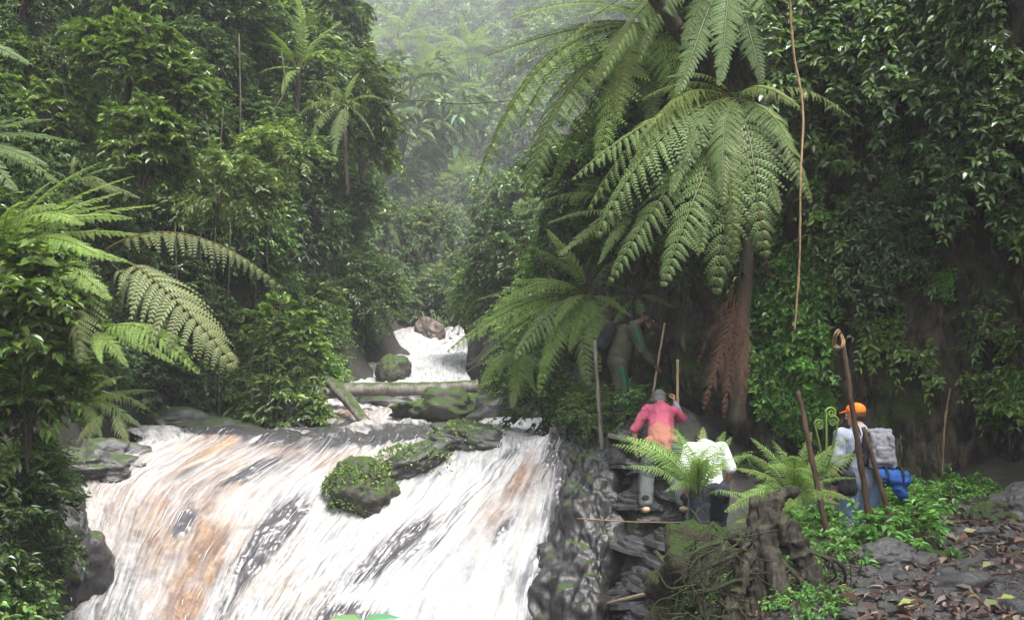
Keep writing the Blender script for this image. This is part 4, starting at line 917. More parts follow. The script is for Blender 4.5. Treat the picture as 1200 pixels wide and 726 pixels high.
for yy in (-.13, .12): strip(pk, 'strap', [(-.02,yy,.16),(.14,yy,.20),(.30,yy,.06),(.24,yy,-.16),(.06,yy,-.26)], .04, (0,1,.2), 'c_black')

# climber in the white shirt, stooping behind the bright fern
F = P(833, 657, 11.0)
J = dict(pelvis=(0,.02,.84), chest=(.02,.28,1.20), neck=(.02,.42,1.31), head=(.02,.54,1.31), hipl=(-.10,.02,.80), hipr=(.10,.02,.80), kneel=(-.12,.05,.42), kneer=(.12,.20,.45), ankl=(-.12,-.05,.09), ankr=(.12,.10,.09),
         toel=(-.13,.10,.035), toer=(.13,.25,.035), shol=(-.17,.30,1.26), shor=(.21,.30,1.26), elbl=(-.28,.24,.98), elbr=(.31,.26,1.0), wril=(-.20,.36,.78), wrir=(.26,.38,.80))
t, g, X = person(F, 'climber in a white shirt and dark shorts stooping behind the bright fern', J, 'skin', (0,.85,-.5), (0,.5,.85),
   [(J['wril'], (.1,.6,-.8), (.8,.2,0), (0,1,.3), .3), (J['wrir'], (-.1,.6,-.8), (-.8,.2,0), (0,1,.3), .3)])
shell(t, 'white_shirt', torso(J, .172, .85, .072, .12), 'c_white', wr=.012, sc=6)
shell(t, 'shorts', legs(J, (.135, .118, .118), frac=.05), 'c_navy', wr=.010)
shell(t, 'hair', [('e', g(0,-.020,.030), (.084,.092,.092), X)], 'hair_brown', wr=.006, sc=22)
for s in 'lr': shell(t, 'shoe', [('c', A(J['ank'+s])-(0,.02,.02), .055, J['toe'+s], .046)], 'c_black', wr=.003)
sb = thing('sling_bag', F+A([-.07,.06,1.02]), 'small black sling bag on the back of the white shirt', 'bag')
shell(sb, 'pouch', [('c', (-.05,-.02,.08), .055, (-.06,-.06,-.10), .06), ('c', (.03,-.02,.09), .05, (.02,-.06,-.10), .055)], 'c_black', wr=.006)
strip(sb, 'strap', [(-.05,.0,.08),(.06,.10,.20),(.17,.22,.27),(.24,.34,.24)], .035, (0,-.7,.7), 'c_black', .008)

# man in the orange cap on the right, back three-quarters to the camera
F = P(1012, 666, 9.85)
J = dict(pelvis=(0,0,.92), chest=(.02,.05,1.28), neck=(0,.06,1.46), head=(-.02,.08,1.57), hipl=(-.10,.02,.88), hipr=(.10,-.01,.88), kneel=(-.11,.06,.47), kneer=(.09,.10,.48), ankl=(-.11,-.03,.09), ankr=(.10,.0,.09),
         toel=(-.15,.12,.035), toer=(.08,.16,.035), shol=(-.17,.08,1.37), shor=(.20,.03,1.37), elbl=(-.24,.06,1.06), elbr=(.27,.06,1.08), wril=(-.24,.14,.82), wrir=(.26,.22,.88))
t, g, X = person(F, 'man in an orange cap and grey shirt walking away with bags on his back', J, 'skin', (-.75,.65,-.1), (0,0,1),
   [(J['wril'], (0,.2,-1), (.9,.2,0), (0,1,0), .3), (J['wrir'], (-.1,.4,-.9), (-.9,.2,0), (0,1,0), .3)])
shell(t, 'grey_shirt', torso(J, .165, .9, .066, .0), 'c_tee', wr=.010)
shell(t, 'sleeve', [('c', A(J['shol'])*.35+A(J['elbl'])*.65, .068, A(J['elbl'])*.25+A(J['wril'])*.75, .046)], 'c_black', wr=.005)
shell(t, 'jeans', legs(J, (.120, .092, .085), frac=.95), 'c_jeans', wr=.012, sc=6)
shell(t, 'hair', [('e', g(0,-.020,.010), (.081,.090,.085), X)], 'hair_brown', wr=.004, sc=22, keep=lambda co: float(np.dot(A(co)-g(0,0,0), X[1])) < .0)
cp = shell(t, 'orange_cap', [('e', g(0,-.010,.055), (.088,.104,.082), X), ('c', g(0,.09,.05), .012, g(0,.165,.038), .008), ('c', g(-.045,.08,.05), .012, g(-.03,.150,.038), .008), ('c', g(.045,.08,.05), .012, g(.03,.150,.038), .008)], 'c_orange', wr=.002, vox=.007, keep=cap_keep(g, X, .030))
for s in 'lr': shell(t, 'shoe', [('c', A(J['ank'+s])-(0,.02,.02), .055, J['toe'+s], .046)], 'c_black', wr=.003)
pk = thing('backpack', F+A([.13,-.18,1.25]), 'grey backpack with black straps on the man in the orange cap', 'backpack', sc=.82)
shell(pk, 'bag', [('c', (x,y,z), .045, (x2,y2,z2), .05) for (x,y,z,x2,y2,z2) in [(-.12,.05,.19,-.13,.05,-.2),(.12,.05,.19,.13,.05,-.2),(-.10,-.07,.15,-.12,-.09,-.2),(.10,-.07,.15,.12,-.09,-.2),(-.11,0,.2,.11,0,.2),(-.12,-.09,-.18,.12,-.09,-.18)]]+[('e', (0,-.01,0), (.15,.11,.21))], 'c_pack', wr=.012, sc=11)
shell(pk, 'front_pocket', [('c', (-.07,-.12,.0), .035, (.07,-.12,.0), .035), ('c', (-.07,-.125,-.15), .045, (.07,-.125,-.15), .045), ('e', (0,-.12,-.075), (.10,.045,.09))], 'c_pack', wr=.008, sc=12)
shell(pk, 'side_panel', [('c', (-.17,.02,.17), .035, (-.19,.01,-.18), .045)], 'c_black', wr=.004)
for xx in (-.22, .08): strip(pk, 'strap', [(xx,.04,.16),(xx,.16,.27),(xx,.32,.20),(xx,.36,.02),(xx+.02,.22,-.18),(xx+.05,.04,-.2)], .045, (1,0,.2), 'c_black')
bb = thing('blue_bag', F+A([.20,-.30,.98]), 'bright blue rolled bag strapped under the grey backpack', 'bag')
shell(bb, 'roll', [('c', (-.09,0,0), .075, (.10,-.02,-.03), .085), ('c', (.05,-.02,-.10), .06, (.10,-.02,-.2), .045)], 'c_blue', wr=.018, sc=12)
for xx in (-.08, .07): link('buckle_strap', MB().add(*tube(A([[xx, .10*math.cos(a)-.01, .10*math.sin(a)] for a in np.linspace(0, 6.28, 18)]), .010, 5)).mesh('buckle_strap', M['c_black']), bb)
hb = thing('shoulder_bag', F+A([-.19,-.05,.90]), 'black shoulder bag hanging at the left hip of the man in the orange cap', 'bag')
shell(hb, 'pouch', [('c', (0,0,.07), .06, (0,0,-.08), .07), ('c', (.04,-.03,.06), .055, (.05,-.03,-.08), .06)], 'c_black', wr=.008)
strip(hb, 'strap', [(0,0,.10),(.08,-.06,.30),(.22,-.08,.44),(.30,-.02,.53)], .035, (0,-1,.2), 'c_black', .008)

# sticks
def stick(name, pts, r0, r1, mat, label, cat='stick', group=None, knots=0, seed=0, n=24, parent=None, smooth=True):
    p = catmull(A(pts, float), n); b = p[0].copy(); r = np.linspace(r0, r1, n)
    if knots: r = r*(1+.22*np.maximum(0, np.sin(np.linspace(0, knots*6.28, n)+seed)))
    p2 = p-b+.25*r0*np.stack([noise3(np.stack([np.arange(n)*.6, np.full(n, seed+.5), np.full(n, k*3.3)], -1), 5) for k in range(3)], -1)
    mb = MB(); mb.add(*tube(p2, r, 8)); o = link(name, mb.mesh(name, M[mat], smooth), parent); o.location = b
    return tag(o, label, cat, group) if label else o
stick('walking_stick', [P(794,512,12.35), P(794,470,12.36), P(794,421,12.37)], .021, .019, 'wood_pale', 'pale wooden walking stick held upright by the woman in pink', 'stick')
stick('walking_stick', [P(764,470,13.35), P(771,425,13.45), P(779,378,13.5)], .017, .015, 'wood_pale', 'thin wooden walking stick held slanting by the guide', 'stick', seed=2)
stick('pole', [P(707,548,12.9), P(702,480,12.9), P(697,398,12.9)], .028, .022, 'bark_grey', 'slim grey pole standing on the rock left of the climbers', 'pole', seed=3, knots=3)

# ------------------------------------------------------------------ boulders, logs
rock('boulder', 459, 436, 25.0, (.46,.42,.44), 'mossy boulder standing in the white rapids just above the log', 'rock_moss', 3, cat='boulder')
rock('boulder', 505, 390, 33.0, (.50,.45,.52), 'bare brown boulder at the top of the white rapids', 'rock_brown', 5, cat='boulder')
rock('boulder', 480, 470, 22.4, (.95,.6,.30), 'flat dark boulder under the fallen log', 'rock_wet', 7, cat='boulder')
rock('boulder', 535, 487, 19.4, (1.05,.8,.52), 'mossy dark boulder at the right side of the pool', 'rock_moss', 9, rough=.5, freq=1.7, cat='boulder')
rock('boulder', 600, 486, 18.6, (.8,.6,.42), 'dark boulder under the low fern at the pool edge', 'rock_wet', 10, cat='boulder')
rock('boulder', 70, 650, 12.0, (.5,.45,.7), 'dark wet boulder at the left side of the fall under the shrubs', 'rock_wet', 36, cat='boulder', rough=.45)
b1 = rock('boulder', 422, 574, 13.5, (.46,.44,.44), 'green mossy boulder parting the fall in the middle', 'rock_moss', 11, (0,-20,10), cat='boulder')
b2 = rock('boulder', 545, 513, 14.6, (.60,.5,.24), 'dark boulder with a mossy top at the brink between the two branches', 'rock_wet', 13, (0,8,0), cat='boulder')
b3 = rock('boulder', 486, 540, 14.0, (.56,.42,.24), 'dark mossy boulder between the green one and the brink', 'rock_wet', 15, (0,-24,0), cat='boulder')
rock('boulder', 205, 503, 17.6, (1.05,.6,.32), 'dark low boulder at the left end of the pool', 'rock_wet', 17, rough=.5, cat='boulder')
rock('boulder', 110, 545, 13.8, (.7,.5,.35), 'dark boulder at the left corner of the brink under the ferns', 'rock_wet', 19, rough=.5, cat='boulder')
rock('boulder', 1197, 596, 9.2, (.26,.24,.20), 'smooth grey boulder at the right picture edge under the cliff', 'stone', 21, cat='boulder')
rock('boulder', 1165, 606, 9.0, (.20,.18,.15), 'dark mossy rock beside the smooth grey boulder', 'rock_moss', 22, cat='boulder')
rock('boulder', 1100, 655, 8.2, (.34,.26,.07), 'flat mossy slab in the middle of the leafy path', 'rock_moss', 23, cat='boulder')
rock('boulder', 1040, 652, 7.9, (.24,.18,.12), 'dark rock on the path edge beside the groundcover plants', 'stone', 24, cat='boulder')
# moss tufts on the green boulder
for bo, px, py, d, n, sp in ((b1, 422, 568, 13.2, 1500, .36), (b2, 530, 502, 14.4, 350, .42), (b3, 480, 532, 13.8, 400, .4)):
    rg = np.random.default_rng(px); c = A(bo.location); s = A(bo.scale); p = nrm(rg.normal(0, 1, (n, 3))+A([-.35, -.25, .8]))
    sz = s*A([1.0, 1.0, 1.02])*(1+.3*fbm3(p*1.2, 4, int(px))[:, None]*.4); mb = MB()
    leaves(mb, p*sz, nrm(p*.6+rg.normal(0, .5, (n, 3))), p+rg.normal(0, .4, (n, 3)), rg.uniform(.03, .075, n), rg.uniform(.02, .045, n), rg, cv=.35)
    o = link('moss', mb.mesh('moss', M['leaf_light'], False), bo); o['kind'] = 'stuff'; o.matrix_parent_inverse = (Matrix.LocRotScale(bo.location, bo.rotation_euler, bo.scale)).inverted(); o.location = bo.location
def log(name, pts, r0, r1, label, mat='bark_grey', seed=0, n=40, sides=16):
    p = catmull(A(pts, float), n); b = p[0].copy(); p = p-b; r = np.linspace(r0, r1, n)
    V, Q, T = tube(p, r, sides); V = V+nrm(V-np.repeat(p, sides, 0)[:1].mean(0))*0+.10*r0*np.stack([noise3(V*k+seed) for k in (5.1, 6.3, 7.7)], -1)*1.6
    mb = MB(); mb.add(V, Q, T); o = link(name, mb.mesh(name, M[mat])); o.location = b; return tag(o, label, name)
log('log', [P(372,458,20.8), P(430,456,20.7), P(500,455,20.6), P(560,452,20.6)], .16, .135, 'long mossy log lying across the stream above the pool')
log('log', [P(388,448,20.2), P(405,465,19.6), P(422,486,18.9), P(442,512,18.2)], .14, .10, 'short log slanting down into the pool', seed=4)
log('trunk', [P(735,-70,11.2), P(770,0,11.6), P(800,42,12.0), P(840,90,12.6), P(905,190,13.6)], .10, .12, 'dark bare trunk leaning across the top of the picture', 'bark_dark', 3)['category'] = 'tree'

# ------------------------------------------------------------------ wet ledges and stones
rg = np.random.default_rng(5)
def slab_mesh(seed):
    """layered slate: three stacked, irregular, thin plates in one stone"""
    r_ = np.random.default_rng(seed); mb = MB(); n = 22; z = -.30
    for lay in range(3):
        a = np.arange(n)*2*math.pi/n; pts = r_.uniform(.7, 1.1, 6); th = np.sort(r_.uniform(0, 6.28, 6)); ra = np.interp(a, np.concatenate([th-6.283, th, th+6.283]), np.tile(pts, 3))*(1.05-.16*lay)*(1+.05*r_.normal(0, 1, n))
        off = r_.normal(0, .08, 2); h = r_.uniform(.12, .22); rings = []
        for zz, k in ((z, .93), (z+.03, 1.0), (z+h-.02, .99), (z+h, .93), (z+h+.012, .5)):
            rings.append(np.stack([ra*k*np.cos(a)+off[0], ra*k*np.sin(a)+off[1], zz+.03*noise3(np.stack([np.cos(a)*2*k, np.sin(a)*2*k, a*0+lay+seed], -1))], -1))
        V = np.concatenate(rings+[A([[off[0], off[1], z+h+.012]])]); Q = [(r*n+k, r*n+(k+1) % n, (r+1)*n+(k+1) % n, (r+1)*n+k) for r in range(4) for k in range(n)]
        mb.add(V, Q, [(4*n+k, 4*n+(k+1) % n, 5*n) for k in range(n)]); z += h*.92
    return mb.mesh('slab', M['slate'], False)
SLAB = [slab_mesh(s) for s in (31, 32, 33, 34, 35)]
def scatter(name, meshes, n, poly, size, label, cat, group, sink=.3, dmin=4.5, seed=0, tilt=.2, big=.0):
    r_ = np.random.default_rng(seed); k = 0; out = []
    while k < n:
        px, py = r_.uniform(poly[0], poly[2]), r_.uniform(poly[1], poly[3]); q = hit(px, py, dmin); s = size*r_.lognormal(0, .4)
        o = link(name, meshes[r_.integers(len(meshes))]); o.location = q+A([0, 0, s*.34*(1-2*sink)]); o.scale = (s*r_.uniform(.8, 1.4), s*r_.uniform(.7, 1.1), s*r_.uniform(.7, 1.3))
        o.rotation_euler = (r_.normal(0, tilt), r_.normal(0, tilt), r_.uniform(0, 6.28)); tag(o, label, cat, group); out.append(o); k += 1
    return out
scatter('slab', SLAB, 34, (712, 530, 800, 640), .20, 'wet dark slate slab on the ledge around the feet of the climbers', 'rock', 'wet slate slabs around the climbers', .35, seed=2)
scatter('slab', SLAB, 26, (700, 640, 800, 726), .24, 'wet dark slab on the bank below the climbers', 'rock', 'wet slabs on the bank below the climbers', .35, seed=3)
scatter('slab', SLAB, 10, (690, 500, 745, 530), .17, 'wet slab at the brink below the guide', 'rock', 'wet slabs at the brink below the guide', .35, seed=4)
STO = [rock_mesh('stone', M['stone'], s, 3, .40, .5, 1.5) for s in (41, 42, 43, 44, 45)]
scatter('stone', STO, 46, (1000, 650, 1200, 726), .050, 'grey stone among fallen leaves on the near path', 'stone', 'grey stones on the near path', .2, seed=5)
scatter('stone', STO, 34, (1010, 618, 1200, 655), .048, 'grey stone on the far part of the leafy path', 'stone', 'grey stones on the far part of the path', .2, seed=6)
scatter('stone', STO, 16, (990, 640, 1080, 690), .070, 'larger dark stone along the edge of the path', 'stone', 'larger stones along the path edge', .25, seed=7)
def on_path(n, seed, x0=1.7, x1=6.4, y0=4.6, y1=10.6):
    r_ = np.random.default_rng(seed); x = r_.uniform(x0, x1, n); y = r_.uniform(y0, y1, n); return np.stack([x, y, tz(x, y)], -1)
mb = MB(); p = on_path(5200, 8); IV, IT = ico(1); r_ = np.random.default_rng(9)
for q in p:
    s = r_.lognormal(-4.5, .5); mb.add(IV*A([s*r_.uniform(.7, 1.5), s*r_.uniform(.7, 1.5), s*.7])*(1+.25*r_.normal(0, 1, (len(IV), 1)))+q, None, IT, col=np.ones(3))
tag(link('gravel', mb.mesh('gravel', M['stone'], False)), 'dark gravel and grit covering the path', 'gravel', kind='stuff')
m, N, L, out = nt('litter'); at_ = N.new('ShaderNodeAttribute'); at_.attribute_name = 'Col'; bsdf(N, L, out, at_.outputs['Color'], .55, .35); M['litter'] = m
PAL = A([(.11,.065,.050),(.16,.105,.080),(.070,.045,.036),(.22,.165,.12),(.14,.075,.060),(.055,.040,.034),(.20,.18,.11),(.12,.095,.080)])
def litter(name, p, Lr, seed, label):
    r_ = np.random.default_rng(seed); n = len(p); mb = MB(); a = r_.uniform(0, 6.28, n)
    keep = noise3(p*A([1.1, 1.1, 0])+3, 77) > r_.uniform(-.9, .45, n); p = p[keep]; n = len(p); a = a[keep]
    for c in PAL:
        k = r_.random(n) < 1/len(PAL)*1.15
        if not k.any(): continue
        m_ = int(k.sum()); l = r_.uniform(*Lr, m_)
        leaves(mb, p[k]+A([0, 0, .012]), np.stack([np.cos(a[k]), np.sin(a[k]), r_.normal(0, .25, m_)], -1), A([0, 0, 1])+r_.normal(0, .45, (m_, 3)), l, l*r_.uniform(.35, .6, m_), r_, cb=c, cv=.3, fold=.3, droop=r_.uniform(-.1, .3), hue=.08)
    tag(link(name, mb.mesh(name, M['litter'], False)), label, 'leaf litter', kind='stuff')
litter('fallen_leaves', on_path(5200, 12), (.05, .13), 13, 'brown and reddish fallen leaves covering the path')
pq = np.array([hit(r_.uniform(690, 1000), r_.uniform(520, 726), 5) for _ in range(420)]); litter('ledge_leaves', pq, (.04, .09), 14, 'dead leaves caught on the wet ledges and among the roots')
for px, py, l, c, lab in [(1068, 716, .17, (.22,.26,.06), 'pale yellow-green fallen leaf at the bottom edge of the path'), (1166, 716, .16, (.16,.20,.08), 'dull green fallen leaf near the bottom right of the path'),
                          (1184, 708, .13, (.24,.30,.08), 'bright yellow-green fallen leaf standing on edge on the path'), (1160, 668, .15, (.26,.28,.14), 'long pale leaf lying across the middle of the path'), (1140, 630, .20, (.24,.22,.12), 'long dry blade lying across the far part of the path')]:
    q = hit(px, py, 4.5); mb = MB(); rr = np.random.default_rng(px); leaves(mb, A([[-l*.5, 0, .03]]), A([[1, .1, .12]]), A([[.1, -.35, 1]]), l, l*.42, rr, cb=c, cv=.05, fold=.25)
    o = link('fallen_leaf', mb.mesh('fallen_leaf', M['litter'], False)); o.location = q; o.rotation_euler[2] = rr.uniform(-.6, .6); tag(o, lab, 'leaf')
for i, (x0, y0, x1, y1, rr) in enumerate([(1060,600,1095,622,.018),(1075,628,1150,612,.012),(1090,606,1190,616,.014),(1110,642,1180,630,.010),(1128,690,1190,676,.009),(1020,700,1075,690,.010),(1150,640,1200,652,.012)]):
    a, b = hit(x0, y0, 4.5), hit(x1, y1, 4.5); stick('twig', [a+A([0,0,.02]), (a+b)/2+A([0,.02,.05]), b+A([0,0,.03])], rr, rr*.6, 'stem_brown', 'dead twig lying among the fallen leaves on the path', 'twig', 'dead twigs on the path', seed=i)

# ------------------------------------------------------------------ stump with roots
sb = hit(890, 712, 5); st_ = thing('stump', sb, 'gnarled grey stump with a hooked top and spreading roots beside the path', 'stump'); d0 = sb[1]
w = lambda px, py, dd=0: P(px, py, d0+dd)-sb
def chain(pts, rs_): return [('c', pts[i], rs_[i], pts[i+1], rs_[i+1]) for i in range(len(pts)-1)]
it = chain([w(880,745), w(886,700), w(890,660), w(893,625), w(898,600), w(908,585)], [.155,.125,.112,.115,.095,.065])
it += chain([w(908,585), w(918,578), w(927,575,-.03)], [.062,.040,.028])
it += chain([w(900,602), w(925,625,-.02), w(945,660,-.05), w(958,705,-.1), w(962,740,-.15)], [.085,.08,.07,.065,.06])
it += chain([w(888,640), w(872,655,-.08), w(862,690,-.15), w(858,735,-.2)], [.07,.06,.055,.06]) + chain([w(896,610), w(884,590), w(880,584)], [.06,.04,.025]) + chain([w(905,650,-.1), w(915,690,-.2), w(918,735,-.25)], [.06,.06,.07])
me = wrinkle(blob(it, .009, 'trunk', M['root_grey'], 2), .028, 9, 4)
n = len(me.vertices); v = np.zeros(n*3, np.float32); me.vertices.foreach_get('co', v); v = v.reshape(-1, 3).astype(float); nm = np.zeros(n*3, np.float32); me.vertices.foreach_get('normal', nm); nm = nm.reshape(-1, 3)
v = v+nm*(.034*np.abs(noise3(v*A([24, 24, 4]), 8))+.016*np.abs(noise3(v*A([60, 60, 9]), 9))-.014)[:, None]; me.vertices.foreach_set('co', v.astype(np.float32).ravel()); me.update(); link('trunk', me, st_)
rg = np.random.default_rng(15)
for i in range(16):
    a = A([rg.uniform(872, 905), rg.uniform(610, 690)]); b = A([rg.uniform(790, 870) if i < 11 else rg.uniform(920, 990), rg.uniform(640, 735)]); mid = (a+b)/2+A([rg.normal(0, 10), rg.uniform(-30, 10)])
    pts = [w(a[0], a[1], .0), w(mid[0], mid[1], rg.uniform(-.25, .25)), w(b[0], b[1], rg.uniform(-.3, .3)), w(b[0]+rg.normal(0, 12), b[1]+rg.uniform(20, 50), rg.uniform(-.3, .3))]
    p = catmull(pts, 26)+.02*np.stack([noise3(np.stack([np.arange(26)*.4, np.full(26, i*1.7), np.full(26, k*5.0)], -1)) for k in range(3)], -1)
    mb = MB(); mb.add(*tube(p, np.linspace(rg.uniform(.014, .034), .006, 26), 7)); link('root', mb.mesh('root', M['root_grey' if i % 2 else 'bark_dark']), st_)
mb = MB()
for i in range(210):
    cx, cy2 = (rg.uniform(795, 880), rg.uniform(620, 740)) if i < 165 else (rg.uniform(900, 1000), rg.uniform(660, 740)); a = w(cx, cy2, rg.uniform(-.3, .35)); dv = nrm(A([rg.normal(0, 1), rg.normal(0, .5), rg.normal(-.5, .6)]))
    p = catmull([a, a+dv*.12+rg.normal(0, .04, 3), a+dv*.22+rg.normal(0, .06, 3), a+dv*.34+rg.normal(0, .08, 3)], 12); mb.add(*tube(p, np.linspace(.0055, .0018, 12), 4))
o = link('fine_roots', mb.mesh('fine_roots', M['bark_dark']), st_); o['kind'] = 'stuff'
rock('boulder', 832, 704, 8.4, (.46,.42,.50), 'earthy mound tangled with roots left of the stump', 'earth', 27, rough=.45, freq=1.8, cat='mound')
rock('boulder', 950, 735, 7.3, (.55,.45,.30), 'mossy earth mound right of the stump at the bottom edge', 'rock_moss', 28, cat='mound')
# poles, stakes and twigs
stick('stake', [P(976,658,8.3), P(962,590,8.35), P(948,520,8.4), P(935,458,8.45)], .028, .020, 'stem_brown', 'brown bare stem leaning left in front of the coiled fern', 'stem', knots=9, seed=1)
o = stick('stake', [P(1020,615,8.5), P(1008,540,8.45), P(996,460,8.4), P(988,404,8.4)], .029, .021, 'stem_brown', 'tallest brown bare stem with a frayed loop at its top', 'stem', knots=10, seed=2)
mb = MB(); tp = P(988,404,8.4)-P(1020,615,8.5); rr = np.linspace(0, 2*math.pi, 28)
for kx, s in ((0, 1), (.012, .8), (-.01, .9)):
    mb.add(*tube(np.stack([tp[0]-.04+.045*s*np.cos(rr)+kx, tp[1]+.03*np.sin(rr*2), tp[2]+.05+.085*s*np.sin(rr)], -1), .009, 6))
link('frayed_tip', mb.mesh('frayed_tip', M['vine_tan']), o)
stick('stake', [P(1046,618,8.7), P(1034,575,8.7), P(1022,535,8.7), P(1012,500,8.7)], .026, .019, 'stem_brown', 'short brown bare stem in front of the man with the blue bag', 'stem', knots=6, seed=3)
stick('stick', [hit(700,712,5)+A([0,-.1,.05]), P(750,697,8.9), P(797,688,8.6)], .020, .017, 'wood_pale', 'pale dry stick lying from the wet bank to the stump roots', 'stick', seed=4)
stick('twig', [P(676,607,11.4), P(740,611,10.9), P(800,612,10.4), P(835,617,10.1)], .008, .006, 'vine_tan', 'long thin twig stretched across the ledge under the climbers', 'twig', seed=5)
stick('twig', [P(768,645,9.6), P(782,662,9.5), P(798,674,9.4), P(812,700,9.2)], .022, .014, 'bark_dark', 'dark forked twig sticking out left of the stump roots', 'twig', seed=6)
stick('twig', [P(322,150,16), P(338,172,15.9), P(352,196,15.8), P(366,214,15.8)], .014, .008, 'bark_grey', 'bare pale twig curving down in front of the dark hollow', 'twig', seed=7)
stick('branch', [P(440,122,26), P(490,118,26), P(540,122,25), P(600,118,23)], .018, .012, 'bark_dark', 'thin dark branch stretched across the misty gap', 'branch', seed=8)
# hanging vines
stick('vine', [P(924,-20,10.3), P(930,60,10.4), P(941,130,10.4), P(938,210,10.3), P(937,300,10.4), P(931,390,10.5)], .014, .011, 'vine_tan', 'long pale tan vine hanging in front of the cliff', 'vine', knots=7, seed=1, n=60)
for i, (a, mid, b, lab) in enumerate([((956,-10),(962,110),(972,215),'thin dark vine just right of the pale vine'), ((1003,-10),(1000,60),(1006,170),'dark vine hanging from the top of the cliff between two leafy strands'),
      ((1060,30),(1075,100),(1090,160),'looping dark vine on the middle of the cliff'), ((1055,60),(1050,150),(1058,300),'long straight dark vine below the looping one'), ((1130,-10),(1135,90),(1128,175),'green-brown vine with a few leaves near the right picture edge'),
      ((1092,-10),(1090,25),(1084,50),'short vine hanging in from the top above the cliff'), ((1022,40),(1016,160),(1010,290),'thin vine beside the lower leafy sprigs of the cliff'), ((1120,420),(1108,490),(1104,560),'tan strip of dry vine at the foot of the cliff'),
      ((1085,100),(1092,140),(1062,165),'hooked root bending across the cliff'), ((900,250),(905,330),(902,420),'dark vine beside the dead brown fronds')]):
    pts = []
    for q in (a, mid, b): c_, n_ = cliff_hit(*q); r_ = ray(*q); pts.append(A([0, 0, EYE])+r_*((c_[1]-.22+(.5 if (q is a and q[1] > 15) else 0))/r_[1]))
    stick('vine', pts, .016, .009, 'vine_tan' if i in (7,) else 'stem_brown', lab, 'vine', knots=4, seed=i+20, n=40)

# ------------------------------------------------------------------ plants on the cliff and the ground
for i, (px, py, s, lab) in enumerate([(925,275,1.0,'bright creeper highest below the dark tree fern'), (905,345,1.0,'bright green creeper left of the hanging vine tip'), (945,340,1.0,'bright creeper behind the hanging vine tip'), (915,410,.85,'bright green creeper above the coiled fern'), (955,420,.7,'low bright creeper beside the tallest brown stem'), (885,300,.8,'bright creeper beside the dead brown fronds'), (960,300,.7,'bright creeper right of the hanging vine')]):
    c_, n_ = cliff_hit(px, py); plant('creeper', 'drape_light', c_+n_*.18, s*.85, lab, 'creeper', rz=math.atan2(n_[1], n_[0])+math.pi/2)
SPR = [(975,20),(985,75),(972,120),(980,170),(1003,215),(985,265),(1042,115),(1062,130),(1130,60),(1130,165),(1092,150),(1030,310),(1060,355),(1105,290),(1192,370),(1188,230),(1000,360),(1085,385),(1196,420),(1150,420)]
for (px, py) in SPR:
    c_, n_ = cliff_hit(px, py); lab = 'small leafy sprig on the '+('upper' if py < 140 else 'middle' if py < 280 else 'lower')+' cliff '+('near the hanging vines' if px < 1020 else 'near the looping dark vine' if px < 1100 else 'near the right picture edge')
    plant('sprig', 'sprig', c_+n_*.12, rs.uniform(.65, 1.1), lab, 'plant', lab, rz=math.atan2(n_[1], n_[0])+math.pi/2)
def herbs(n, box, size, lab, seed, kinds=('herb',), dmin=4.5, cat='plant'):
    r_ = random.Random(seed)
    for i in range(n): q = hit(r_.uniform(box[0], box[2]), r_.uniform(box[1], box[3]), dmin); plant('herb', r_.choice(kinds), q-A([0, 0, .03]), size*r_.uniform(.7, 1.35), lab, cat, lab)
herbs(22, (1000, 600, 1080, 640), .75, 'bright green groundcover plant at the feet of the man in the cap', 3)
herbs(16, (930, 610, 1010, 665), .75, 'bright green groundcover plant at the foot of the brown bare stems', 4)
herbs(12, (1060, 575, 1150, 598), .65, 'green groundcover plant at the cliff foot behind the path', 5)
herbs(10, (690, 560, 735, 640), .42, 'tiny bright plant clinging to the wet bank left of the climbers', 6)
herbs(14, (800, 620, 880, 710), .50, 'small green plant among the roots left of the stump', 7)
herbs(10, (910, 660, 990, 726), .45, 'small green plant on the mound right of the stump', 8)
herbs(12, (690, 470, 760, 500), .8, 'leafy plant on the upper ledge behind the guide', 9)
herbs(8, (870, 500, 990, 560), 1.0, 'leafy plant at the cliff foot behind the coiled fern', 10)
def tuft(loc, label, mat, n, l, seed, hang=False):
    r_ = np.random.default_rng(seed); mb = MB()
    for i in range(n):
        a = r_.uniform(0, 6.28); d = A([math.cos(a)*.5, math.sin(a)*.5, 1.0 if not hang else -.2]); ll = l*r_.uniform(.6, 1.2); t = np.linspace(0, 1, 7)[:, None]
        p = r_.normal(0, .03, 3)+nrm(d)*t*ll+A([math.cos(a)*.35, math.sin(a)*.35, -.5 if not hang else -1.1])*ll*t*t; s = A([-math.sin(a), math.cos(a), 0])*.008*(1.1-t)
        mb.add(np.concatenate([p-s, p+s]), [(k, k+1, k+8, k+7) for k in range(6)], col=A([1, 1, 1])*r_.lognormal(0, .25))
    o = link('grass_tuft', mb.mesh('grass_tuft', M[mat], False)); o.location = loc; tag(o, label, 'grass')
tuft(hit(832, 622, 5), 'arching grass tuft in front of the dark shorts', 'leaf_fresh', 46, .36, 1); tuft(hit(812, 660, 5), 'small grass tuft on the roots below the white shirt', 'leaf_fresh', 30, .28, 2)
tuft(hit(1050, 592, 5), 'upright grass blades beside the blue bag', 'leaf_fresh', 26, .42, 3)
tuft(hit(722, 640, 5), 'green grass tuft hanging on the wet bank', 'leaf_fresh', 30, .25, 5, True)
q = P(425, 716, 3.0); mb = MB(); g0 = onz(q[0], q[1]); fl = thing('plant', g0, 'pale green plant with broad leaves poking up at the bottom edge before the fall', 'plant')
mb.add(*tube(catmull([(0, 0, -.1), (.03, .02, (q[2]-g0[2])*.5), q-g0-A([0, 0, .03])], 14), .006, 6)); link('stem', mb.mesh('stem', M['leaf_fresh']), fl)
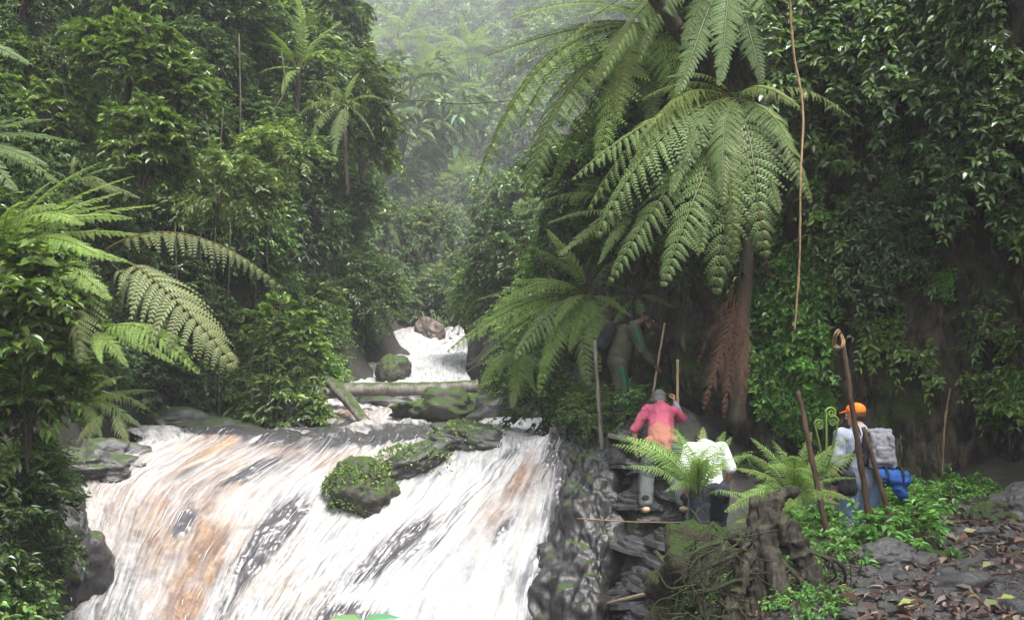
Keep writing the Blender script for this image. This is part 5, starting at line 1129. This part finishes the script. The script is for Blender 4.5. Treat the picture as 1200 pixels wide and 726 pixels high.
for a, l in ((2.9, .11), (.35, .12), (2.2, .08), (.9, .08)):
    mb = MB(); rr = np.random.default_rng(int(a*10)); leaves(mb, (q-g0-A([0, 0, .03]))[None], A([[math.cos(a), math.sin(a)*.4, .12]]), A([[.2, -.75, .7]]), l, l*.26, rr, cb=(1.1, 1.35, 1.2), cv=.02); link('leaf', mb.mesh('leaf', M['leaf_far'], False), fl)

for i, (x0, y0, x1, y1) in enumerate([(215,60,205,330),(238,90,246,480),(262,120,258,470),(280,40,286,300),(296,200,290,480),(318,240,322,470),(205,260,212,470),(330,60,322,210),(190,20,180,200),(270,260,262,500),(120,20,112,170),(60,40,70,160)]):
    h0 = hit((x0+x1)/2, y1, 8); d = min(h0[1]-.5, 17.5); stick('vine', [P(x0, y0, d+.4), P(x0*.7+x1*.3+7*math.sin(i*2.1), y0*.7+y1*.3, d+.1), P((x0+x1)/2-9*math.sin(i), (y0+y1)/2, d), P(x0*.3+x1*.7+8*math.cos(i*1.7), y0*.3+y1*.7, d), P(x1-5, y1, d-.1)], .014, .007, 'bark_dark', 'thin dark vine hanging in the hollow of the left bank' if 200 < x0 < 335 else 'thin dark vine hanging among the shrubs high on the left bank', 'vine', 'vines in the hollow of the left bank' if 200 < x0 < 335 else 'vines high on the left bank', knots=5, seed=60+i, n=30)

for (px, py, z_) in [(890,385,.36),(905,400,.42),(925,395,.40),(915,430,.45),(940,440,.45),(895,455,.42),(930,470,.45),(955,400,.36),(960,455,.4),(885,430,.35),(1192,445,.42),(1170,470,.36),(1185,120,.4),(1120,225,.34),(1112,330,.3),(1195,250,.36),(1050,210,.3),(905,250,.34)]:
    c_, n_ = cliff_hit(px, py); lab = 'small bright moss cushion on the cliff '+('left of the coiled fern' if px < 1000 else 'near the right picture edge' if px > 1160 else 'between the dark vines')
    plant('moss_cushion', 'drape_light', c_+n_*.08+A([0, 0, .15]), z_, lab, 'moss', lab, rz=math.atan2(n_[1], n_[0])+math.pi/2)
for (px, py, s_) in [(968,40,1.0),(972,95,1.0),(985,130,.9),(978,190,1.0),(992,235,.9),(1000,70,.8),(1180,345,.8),(1140,330,.8),(1165,60,.9)]:
    c_, n_ = cliff_hit(px, py); lab = 'grey-green leafy strand trailing down the cliff '+('beside the pale vine' if px < 1020 else 'near the right picture edge'); plant('creeper', 'sprig', c_+n_*.3, s_*1.15, lab, 'creeper', lab, rz=math.atan2(n_[1], n_[0])+math.pi/2)
tuft(P(826, 672, 10.3), 'tall grass tuft hiding the legs of the white-shirted climber', 'leaf_fresh', 60, .5, 11); tuft(P(850, 668, 10.1), 'grass tuft between the white-shirted climber and the stump', 'leaf_fresh', 45, .42, 12)

for (px, py, s_) in [(965,-25,.9),(1065,-50,.85),(1150,-55,.85),(1205,60,.8),(1150,130,.7),(1030,215,.65)]:
    c_, n_ = cliff_hit(px, py); lab = 'dark leafy curtain hanging '+('from the top of the cliff' if py < 0 else 'on the middle of the cliff')
    plant('creeper', 'drape', c_+n_*.15, s_, lab, 'creeper', lab, rz=math.atan2(n_[1], n_[0])+math.pi/2)
